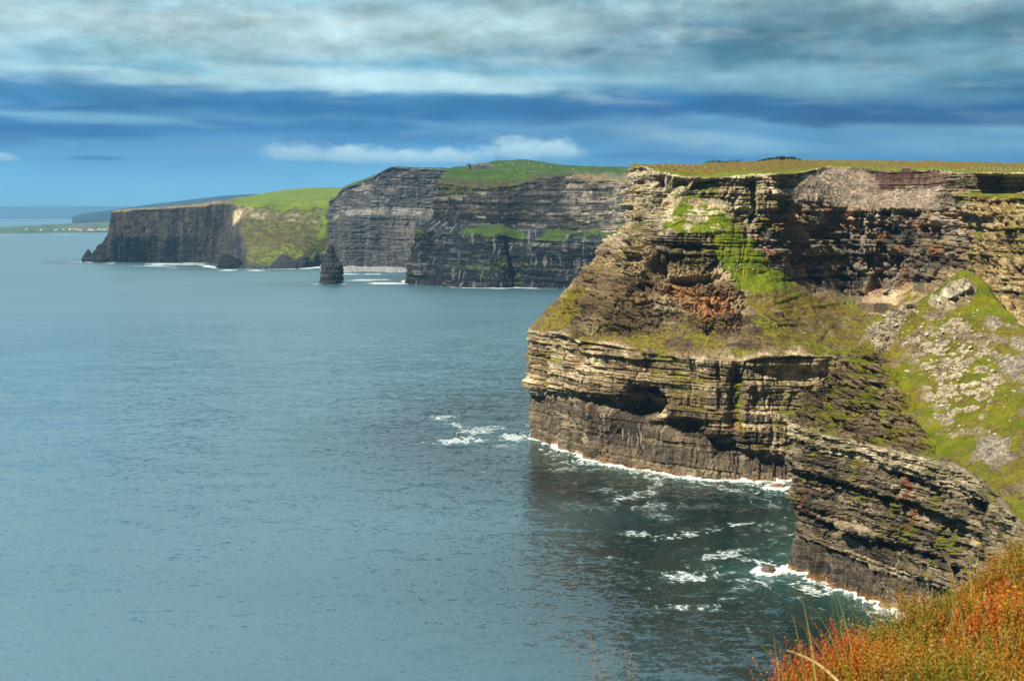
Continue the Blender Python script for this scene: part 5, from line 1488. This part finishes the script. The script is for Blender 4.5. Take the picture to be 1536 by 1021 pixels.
def fence(pts, label, h=1.5):
    root = bpy.data.objects.new('fence', None)
    COL.objects.link(root)
    root.location = pts[0]
    tag(root, label, 'fence')
    proto = None
    for p in pts:
        if proto is None:
            v, q = join([box(-0.11, 0.11, -0.11, 0.11, -0.4, h), bar((0, 0, h), (0, 0, h + 0.07), 0.12, 4)])
            proto = raw_mesh('post', v, q, M_POST, root)
            o = proto
        else:
            o = proto.copy()
            COL.objects.link(o)
            o.parent = root
        o.location = np.asarray(p) - np.asarray(pts[0])
        o.rotation_euler = (br_.normal() * 0.05, br_.normal() * 0.05, br_.random())
    wires = []
    for a, b2 in zip(pts[:-1], pts[1:]):
        for hh in (0.45, 0.85, 1.25):
            wires.append(bar(np.asarray(a) - pts[0] + [0, 0.12, hh], np.asarray(b2) - pts[0] + [0, 0.12, hh], 0.012, 3))
    v, q = join(wires)
    raw_mesh('wire', v, q, M_WIRE, root)


fence([plateau_pt(X + br_.normal() * 1.1, 705 - 0.55 * (X - 1400)) for X in np.arange(1392, 1546, 6.5)], 'pale post and wire fence along the plateau above the dark alcove')
fence([plateau_pt(X + br_.normal() * 0.9, 880 + 0.35 * (X - 1060)) for X in np.arange(1062, 1250, 6.0)], 'pale post fence running along the skyline in front of the dark hedge')
fence([plateau_pt(X, 730) for X in np.arange(992, 1056, 9.0)], 'short row of posts near the plateau corner of the near cliff')


# hedge and wood on the skyline of the plateau
def leaf_mass(name, boxes, n, size, mat, cols, label, cat, kind=None, seed=5):
    r = np.random.default_rng(seed)
    V, Q, T_ = [], [], []
    for (c0, rad), k in zip(boxes, n):
        d = r.normal(size=(k, 3))
        d /= np.linalg.norm(d, axis=1, keepdims=True)
        p = np.asarray(c0) + d * np.asarray(rad) * (r.random((k, 1)) ** 0.4)
        V.append(p)
    P = np.concatenate(V)
    m_ = len(P)
    a = r.normal(size=(m_, 3))
    a /= np.linalg.norm(a, axis=1, keepdims=True)
    b2 = np.cross(a, r.normal(size=(m_, 3)))
    b2 /= np.linalg.norm(b2, axis=1, keepdims=True)
    s_ = size * (0.6 + 0.8 * r.random((m_, 1)))
    quad = np.stack([P - a * s_, P + b2 * s_ * 0.6, P + a * s_, P - b2 * s_ * 0.6], axis=1).reshape(-1, 3)
    tint = np.asarray(cols)[r.integers(len(cols), size=m_)]
    tint = np.repeat(tint, 4, axis=0)
    o = raw_mesh(name, quad, np.arange(m_ * 4).reshape(-1, 4), mat, None, {'tint': tint})
    return tag(o, label, cat, kind)


hb = []
for X in np.arange(1058, 1196, 4.0):
    D_ = 1010 + 0.6 * (X - 1058)
    p = plateau_pt(X, D_)
    hh = (3.0 if X < 1110 else 2.0) * (0.8 + 0.5 * br_.random())
    hb.append((p + [0, 0, hh * 0.55], (2.2, 1.6, hh)))
leaf_mass('hedge', hb, [260] * len(hb), 0.35, M_HEDGE, [(0.020, 0.035, 0.015), (0.030, 0.055, 0.018), (0.045, 0.07, 0.02)], 'long low dark hedge on the skyline of the near plateau', 'hedge')
tb = []
for X, h_ in ((1138, 1.2), (1145, 1.6), (1152, 2.0), (1158, 1.8), (1164, 2.6), (1170, 2.8), (1177, 2.0), (1184, 2.3), (1192, 1.5), (1199, 1.1)):
    p = plateau_pt(X, 1230)
    tb.append((p + [0, 0, h_ * 0.9], (4.5, 4.0, h_)))
leaf_mass('treeline', tb, [500] * len(tb), 0.5, M_HEDGE, [(0.015, 0.028, 0.018), (0.022, 0.04, 0.02), (0.03, 0.05, 0.02)], 'small dark clump of wind bent trees beyond the skyline hedge', 'trees', 'stuff', 6)

# the little tower on the middle cliff
MIDp = project(MID['P'])
p = pick(MID['P'], MIDp, 702, 252.5, 3)
tw = bpy.data.objects.new('ruined_tower', None)
COL.objects.link(tw)
tw.location = p
tag(tw, 'small dark ruined stone tower on the skyline of the middle cliff', 'tower')
wp = []
for ang in range(12):
    a0, a1 = ang * math.pi / 6, (ang + 1) * math.pi / 6
    hgt_ = 11.5 + 1.6 * math.sin(ang * 2.1) - (2.2 if ang in (3, 4) else 0)
    V = []
    for z_, r_ in ((-3, 4.3), (hgt_, 3.7)):
        for a_, rr in ((a0, r_), (a1, r_), (a1, r_ - 1.0), (a0, r_ - 1.0)):
            V.append((rr * math.cos(a_), rr * math.sin(a_), z_))
    wp.append((np.array(V), np.array([(0, 1, 5, 4), (1, 2, 6, 5), (2, 3, 7, 6), (3, 0, 4, 7), (4, 5, 6, 7)])))
v, q = join(wp)
raw_mesh('wall', v, q, M_TOWER, tw)
v, q = join([box(-4.6, 4.6, -4.6, 4.6, -3.5, 0.8)])
raw_mesh('plinth', v, q, M_TOWER, tw)

# village along the far shore
coast = bpy.data.objects['low_coast']
from mathutils.bvhtree import BVHTree
bv_ = BVHTree.FromPolygons([v_.co[:] for v_ in coast.data.vertices], [tuple(f_.vertices) for f_ in coast.data.polygons])


def house_mesh(w, d, h, rh, wall_mat):
    V = [(-w, -d, -6), (w, -d, -6), (w, d, -6), (-w, d, -6), (-w, -d, h), (w, -d, h), (w, d, h), (-w, d, h), (-w, 0, h + rh), (w, 0, h + rh)]
    me = bpy.data.meshes.new('house')
    me.from_pydata(V, [], [(0, 1, 5, 4), (2, 3, 7, 6), (3, 0, 4, 8, 7), (1, 2, 6, 9, 5), (4, 5, 9, 8), (6, 7, 8, 9)])
    me.materials.append(wall_mat)
    me.materials.append(M_SLATE)
    for f_ in me.polygons[4:]:
        f_.material_index = 1
    return me


HM = [house_mesh(8, 4.5, 6, 4, M_WHITE), house_mesh(11, 5, 7, 4, M_PINK), house_mesh(6.5, 4, 5, 3.5, M_WHITE)]
hr = np.random.default_rng(31)
hx = [(106, 0), (113, 1), (117, 1), (121, 1), (125, 1), (128, 1), (132, 0), (136, 1), (139, 0), (143, 1), (147, 0), (151, 2), (154, 0), (157, 0), (160, 2), (40, 2), (62, 2), (84, 0), (95, 2)]
for X, k in hx:
    r = ray(X, 346.3 - 2.0 * hr.random())
    hit = bv_.ray_cast((0, 0, HC), tuple(r / np.linalg.norm(r)))
    if hit[0] is None:
        continue
    o = bpy.data.objects.new('house', HM[k])
    COL.objects.link(o)
    o.location = hit[0]
    sc_ = 1.5 if k == 1 else 1.3
    o.scale = (sc_, sc_, sc_)
    o.rotation_euler = (0, 0, hr.uniform(-0.5, 0.5))
    if X < 100:
        tag(o, 'one of the white cottages scattered along the open shore away from the village', 'house', None, 'cottages scattered along the far shore')
    elif k == 1:
        tag(o, 'one of the pink houses in the row by the far shore', 'house', None, 'pink houses of the far village')
    else:
        tag(o, 'one of the white houses of the village on the far shore', 'house', None, 'white houses of the far village')


# sheep grazing on the far tops
def sheep_mesh():
    V, Fc = icosphere(2)
    body = V * np.array([0.75, 0.36, 0.36]) + [0, 0, 0.72]
    body += 0.03 * np.stack([vnoise(V[:, 0] * 5, V[:, 1] * 5, V[:, 2] * 5, 3)] * 3, axis=-1)
    head = V * np.array([0.24, 0.14, 0.15]) + [0.88, 0, 0.80]
    vs, fs = [body, head], [Fc, Fc + len(V)]
    k = 2 * len(V)
    for lx in (-0.45, 0.45):
        for ly in (-0.18, 0.18):
            v_, q_ = bar((lx, ly, 0.5), (lx + 0.02, ly, -0.05), 0.06, 6)
            vs.append(v_)
            fs.append(np.concatenate([q_[:, [0, 1, 2]], q_[:, [0, 2, 3]]]) + k)
            k += len(v_)
    o = raw_mesh('sheep', np.concatenate(vs), np.concatenate(fs), M_WOOL, None, None, True)
    me = o.data
    bpy.data.objects.remove(o)
    return me


SM = sheep_mesh()
GRNp = project(GRN['P'])
for (G, GP, spots, lab, grp) in ((GRN['P'], GRNp, [(488, 283.5), (494, 283), (499, 283.4), (476, 284), (450, 285), (505, 284)], 'one of the sheep grazing on top of the distant green headland', 'sheep on the distant green headland'),
                                 (MID['P'], MIDp, [(760, 243), (768, 246), (785, 241), (792, 244), (812, 247), (826, 250), (842, 251), (742, 252), (750, 247), (860, 252), (775, 252), (800, 249)], 'one of the sheep grazing on the green top of the middle cliff', 'sheep on the middle cliff')):
    for X, Y in spots:
        o = bpy.data.objects.new('sheep', SM)
        COL.objects.link(o)
        o.location = pick(G, GP, X, Y, 2)
        o.scale = (1.35, 1.35, 1.35)
        o.rotation_euler = (0, 0, br_.uniform(0, 6.28))
        tag(o, lab, 'sheep', None, grp)

# ------------------------------------------------------------------ the bank the photograph was taken from
EDGE = np.array([(-14, -6), (-7, -1.0), (-3, 1.8), (-0.6, 2.9), (0.50, 3.72), (1.00, 4.3), (1.40, 4.85), (1.95, 5.4), (2.56, 6.0), (3.4, 6.7), (5, 7.6), (8, 9.0), (14, 10), (26, 9), (44, 2)], float)
te = np.linspace(0, len(EDGE) - 1, 260)
edge = np.stack([np.interp(te, range(len(EDGE)), EDGE[:, i]) for i in (0, 1)], axis=-1)
for _ in range(6):
    edge[1:-1] = 0.25 * edge[:-2] + 0.5 * edge[1:-1] + 0.25 * edge[2:]
tg = np.gradient(edge, axis=0)
on = np.stack([-tg[:, 1], tg[:, 0]], axis=-1)
on /= np.linalg.norm(on, axis=1, keepdims=True)
GZ = HC - 2.02


def ground_h(x, y):
    return GZ + 0.115 * sm(x, 0.9, 2.6) + 0.10 * vnoise(x / 1.1, y / 1.1, None, 701) + 0.05 * vnoise(x / 0.4, y / 0.4, None, 702)


rowsb = []
for dd, dz in ((-30, 0.6), (-16, 0.3), (-8, 0.1), (-5, 0), (-4, 0), (-3.2, 0), (-2.6, 0), (-2.1, 0), (-1.7, 0), (-1.3, 0), (-1.0, 0), (-0.7, 0), (-0.4, 0), (-0.15, -0.02), (0.1, -0.12), (0.3, -0.4), (0.6, -1.1), (1.0, -2.4), (2.0, -6), (3.5, -16), (5, -34), (7, -60), (9, -90), (12, -130)):
    q = edge + on * dd if dd > -6 else edge + np.array([0.55, -0.83]) * (-dd)
    z_ = ground_h(q[:, 0], q[:, 1]) + dz + (1.2 * vnoise(q[:, 0] * 0.7, q[:, 1] * 0.7 + dz * 0.2, None, 703) if dz < -3 else 0)
    rowsb.append(np.stack([q[:, 0], q[:, 1], z_], axis=-1))
bank = grid_mesh('ground', np.array(rowsb), M_PEAT)
tag(bank, 'peaty clifftop bank under the heather at the viewer', 'ground', 'structure')

hr2 = np.random.default_rng(2024)


def edge_dist(x, y):
    """metres inland of the edge (negative beyond it)"""
    d = np.full(len(x), 1e9)
    sgn = np.ones(len(x))
    for i in range(len(edge)):
        dx, dy = x - edge[i, 0], y - edge[i, 1]
        dd = dx * dx + dy * dy
        b2 = dd < d
        d = np.where(b2, dd, d)
        sgn = np.where(b2, -np.sign(dx * on[i, 0] + dy * on[i, 1]), sgn)
    return np.sqrt(d) * sgn


def scatter(n, x0, x1, y0, y1, dmin, dmax):
    x, y = hr2.uniform(x0, x1, n), hr2.uniform(y0, y1, n)
    d = edge_dist(x, y)
    k = (d > dmin) & (d < dmax)
    return x[k], y[k], d[k]


def heather():
    x, y, d = scatter(9500, 0.2, 4.6, 2.6, 7.2, -0.08, 3.4)
    pxx, pyy = project(np.stack([x, y, ground_h(x, y) + 0.3], axis=-1))
    k = (pxx < 1640) & (pyy < 1160)
    x, y, d = x[k], y[k], d[k]
    bush = fbm(x / 0.55, y / 0.55, None, 3, 711)
    V, Q, TN, kk = [], [], [], 0
    NS, NL = 6, 34
    hgt0 = 0.165 + 0.17 * bush + 0.04 * hr2.random(len(x))
    hue = fbm(x / 0.42 + 9, y / 0.42, None, 3, 712) * 1.3
    for sidx in range(NS):
        n = len(x)
        h = np.maximum(0.10, hgt0 * (0.75 + 0.5 * hr2.random(n)))
        ang = hr2.uniform(0, 6.283, n)
        lean = hr2.uniform(0.05, 0.55, n) * h
        bx_, by_ = x + hr2.normal(size=n) * 0.03, y + hr2.normal(size=n) * 0.03
        gz = ground_h(bx_, by_)
        pick_ = 1.35 * hue - 0.06 + 0.30 * hr2.normal(size=n)
        tip = palette((pick_ + 1) / 2, [(0.09, 0.13, 0.012), (0.24, 0.20, 0.016), (0.46, 0.20, 0.018), (0.50, 0.115, 0.014), (0.40, 0.060, 0.018)])
        pale_ = hr2.random(n) < 0.035
        tip = np.where(pale_[:, None], np.array([0.52, 0.38, 0.20]), tip)
        low = palette(hr2.random(n), [(0.04, 0.05, 0.012), (0.085, 0.075, 0.015), (0.13, 0.06, 0.015)])
        for li in range(NL):
            f = 0.12 + 0.88 * (li + hr2.random(n)) / NL
            cx_, cy_ = bx_ + np.cos(ang) * lean * f ** 1.6, by_ + np.sin(ang) * lean * f ** 1.6
            cz = gz + h * f
            a2 = ang + li * 2.4 + hr2.normal(size=n) * 0.3
            r0 = 0.004
            L = (0.019 - 0.009 * f) * (0.7 + 0.6 * hr2.random(n))
            w_ = 0.0027 * (0.8 + 0.5 * hr2.random(n))
            out_ = np.stack([np.cos(a2), np.sin(a2), 1.35 + 0 * a2], axis=-1)
            out_ /= np.linalg.norm(out_, axis=1, keepdims=True)
            side = np.stack([-np.sin(a2), np.cos(a2), 0 * a2], axis=-1)
            c_ = np.stack([cx_, cy_, cz], axis=-1)
            q4 = np.stack([c_, c_ + out_ * (L * 0.5)[:, None] + side * w_[:, None], c_ + out_ * L[:, None], c_ + out_ * (L * 0.5)[:, None] - side * w_[:, None]], axis=1)
            V.append(q4.reshape(-1, 3))
            mcol = low * (1 - f[:, None]) ** 1.2 + tip * (1 - (1 - f[:, None]) ** 1.2)
            mcol = mcol * (0.85 + 0.3 * hr2.random((n, 1)))
            TN.append(np.repeat(mcol, 4, axis=0))
    V = np.concatenate(V)
    o = raw_mesh('heather', V, np.arange(len(V)).reshape(-1, 4), M_LEAF, None, {'tint': np.concatenate(TN)})
    tag(o, 'rust orange and olive heather covering the bank at the viewer', 'heather', 'stuff')


heather()


def blades(name, x, y, h, lean, ang, w_, tint, label, seg=6):
    n = len(x)
    gz = ground_h(x, y)
    f = np.linspace(0, 1, seg + 1)
    cx_ = x[:, None] + (np.cos(ang) * lean)[:, None] * f ** 1.8
    cy_ = y[:, None] + (np.sin(ang) * lean)[:, None] * f ** 1.8
    cz = gz[:, None] + h[:, None] * (f - 0.25 * (lean / np.maximum(h, 0.01))[:, None] * f ** 2.5)
    hw = w_[:, None] * (1 - 0.93 * f ** 1.4)
    sx, sy = -np.sin(ang + 0.9)[:, None] * hw, np.cos(ang + 0.9)[:, None] * hw
    A_ = np.stack([cx_ - sx, cy_ - sy, cz], axis=-1)
    B_ = np.stack([cx_ + sx, cy_ + sy, cz], axis=-1)
    V = np.stack([A_, B_], axis=2).reshape(-1, 3)
    k = (2 * (seg + 1) * np.arange(n)[:, None] + 2 * np.arange(seg)[None, :])
    Q = np.stack([k, k + 1, k + 3, k + 2], axis=-1).reshape(-1, 4)
    T_ = np.repeat(tint, 2 * (seg + 1), axis=0)
    o = raw_mesh(name, V, Q, M_LEAF, None, {'tint': T_}, True)
    return tag(o, label, 'grass', 'stuff')


def grasses():
    x, y, d = scatter(2400, 0.2, 4.4, 2.6, 7.0, -0.15, 3.2)
    ed = hr2.random(len(x)) < (0.26 + 0.15 * (d < 0.35))
    x, y = x[ed], y[ed]
    n = len(x)
    h = 0.26 + 0.22 * hr2.random(n)
    # taller stems at the left end of the bank and in front of the eye
    xa, ya = hr2.uniform(0.95, 1.45, 34), None
    ya = np.interp(xa, EDGE[:, 0], EDGE[:, 1]) - hr2.uniform(-0.05, 0.30, 34)
    xb = hr2.uniform(0.12, 0.46, 40)
    yb = np.interp(xb, EDGE[:, 0], EDGE[:, 1]) - hr2.uniform(-0.05, 0.4, 40)
    x, y = np.concatenate([x, xa, xb]), np.concatenate([y, ya, yb])
    h = np.concatenate([h, hr2.uniform(0.35, 0.62, 34), hr2.uniform(0.30, 0.52, 40)])
    n = len(x)
    lean = h * hr2.uniform(0.05, 0.75, n)
    ang = hr2.uniform(2.0, 4.6, n)
    tint = palette(hr2.random(n), [(0.10, 0.16, 0.02), (0.20, 0.24, 0.03), (0.36, 0.30, 0.05), (0.45, 0.33, 0.12), (0.34, 0.15, 0.05)])
    blades('grass', x, y, h, lean, ang, 0.0028 + 0.0024 * hr2.random(n), tint, 'thin green and straw coloured grass stems rising through the heather')


grasses()

# feathery seed heads at the lower edge
V, TN = [], []
for i in range(9):
    X, Y = hr2.uniform(862, 960), hr2.uniform(1000, 1050)
    c0 = at(X, Y, 3.55 + 0.25 * hr2.random())
    for j in range(30):
        f = j / 30
        dz = np.array([-0.035 * f, 0.0, 0.13 * f])
        a_ = hr2.normal(size=3)
        a_[2] = abs(a_[2]) + 1.0
        a_ /= np.linalg.norm(a_)
        s_ = np.cross(a_, hr2.normal(size=3))
        s_ /= np.linalg.norm(s_)
        p = c0 + dz + hr2.normal(size=3) * 0.006 * (1 - f)
        V += [p, p + a_ * 0.008 + s_ * 0.0012, p + a_ * 0.017, p + a_ * 0.008 - s_ * 0.0012]
        TN += [(0.24, 0.17, 0.11)] * 4
    g0 = np.array([c0[0] + 0.05, c0[1], GZ])
    for j in range(8):
        a_, b2 = g0 + (c0 - g0) * (j / 8), g0 + (c0 - g0) * ((j + 1) / 8)
        V += [a_ - [0.0013, 0, 0], a_ + [0.0013, 0, 0], b2 + [0.0013, 0, 0], b2 - [0.0013, 0, 0]]
        TN += [(0.25, 0.22, 0.06)] * 4
V = np.array(V)
tag(raw_mesh('seed_grass', V, np.arange(len(V)).reshape(-1, 4), M_LEAF, None, {'tint': np.array(TN)}), 'faint feathery tan grass heads at the lower edge before the water', 'grass', 'stuff')


# one broad dry straw bending over the edge, and the yellow flowers
def ribbon_tube(pts, radii, n=8, flat=0.5):
    pts = np.asarray(pts, float)
    V, Q = [], []
    for i, p in enumerate(pts):
        d = pts[min(i + 1, len(pts) - 1)] - pts[max(i - 1, 0)]
        d /= np.linalg.norm(d)
        u = np.cross(d, [0, 1, 0])
        u /= np.linalg.norm(u)
        w_ = np.cross(d, u)
        for j in range(n):
            a_ = j * 2 * math.pi / n
            V.append(p + radii[i] * (u * math.cos(a_) + w_ * flat * math.sin(a_)))
    for i in range(len(pts) - 1):
        for j in range(n):
            Q.append((i * n + j, i * n + (j + 1) % n, (i + 1) * n + (j + 1) % n, (i + 1) * n + j))
    return np.array(V), np.array(Q)


ctrl = [(1179, 974, 4.15), (1190, 978, 4.15), (1205, 984, 4.16), (1222, 992, 4.15), (1240, 1005, 4.12), (1256, 1020, 4.05), (1270, 1040, 3.95), (1282, 1085, 3.85)]
pp_ = np.array([at(*c_) for c_ in ctrl])
v, q = ribbon_tube(pp_, [0.0012, 0.0036, 0.0048, 0.0042, 0.0055, 0.005, 0.0045, 0.004], 8, 0.4)
o = raw_mesh('straw_stalk', v, q, M_STRAW, None, None, True)
tag(o, 'broad pale dry straw bending out of the heather over the water', 'straw')


def flower(px, py, D, size, stem, label, group=None):
    c0 = at(px, py, D)
    root = bpy.data.objects.new('yellow_flower', None)
    COL.objects.link(root)
    root.location = c0 - np.array([0, 0, stem])
    tag(root, label, 'flower', None, group)
    V, Q = [], []
    for ring, (npet, tilt, ln) in enumerate(((14, 0.25, 1.0), (11, 0.6, 0.75), (7, 1.0, 0.5))):
        for i in range(npet):
            a_ = 2 * math.pi * (i + 0.5 * ring) / npet
            u = np.array([math.cos(a_) * math.cos(tilt), math.sin(a_) * math.cos(tilt), math.sin(tilt)])
            s_ = np.array([-math.sin(a_), math.cos(a_), 0])
            k = len(V)
            V += [(u * 0.12 * size + s_ * 0.05 * size), (u * ln * size * 0.6 + s_ * 0.17 * size), (u * ln * size), (u * ln * size * 0.6 - s_ * 0.17 * size), (u * 0.12 * size - s_ * 0.05 * size)]
            Q.append((k, k + 1, k + 2, k + 3))
            Q.append((k, k + 3, k + 4, k))
    V = np.array(V) + [0, 0, stem]
    Q = np.array([x_ for x_ in Q if len(set(x_)) == 4])
    raw_mesh('petals', V, Q, M_PETAL, root)
    v_, q_ = ribbon_tube([(0.01, 0.0, -0.1), (0.006, 0, stem * 0.5), (0, 0, stem)], [0.003, 0.0026, 0.0022], 6, 1.0)
    raw_mesh('stem', v_, q_, M_STEM, root)


flower(1467, 815, 5.75, 0.016, 0.24, 'single bright yellow flower standing above the heather against the dark cliff')
for X, Y in ((1504, 893), (1512, 886), (1520, 897), (1508, 905), (1526, 908), (1516, 915), (1530, 890), (1500, 910), (1522, 880)):
    flower(X, Y, 4.95 + 0.1 * hr2.random(), 0.008, 0.12, 'one of the tiny yellow florets nestling in the heather', 'tiny yellow florets in the heather')
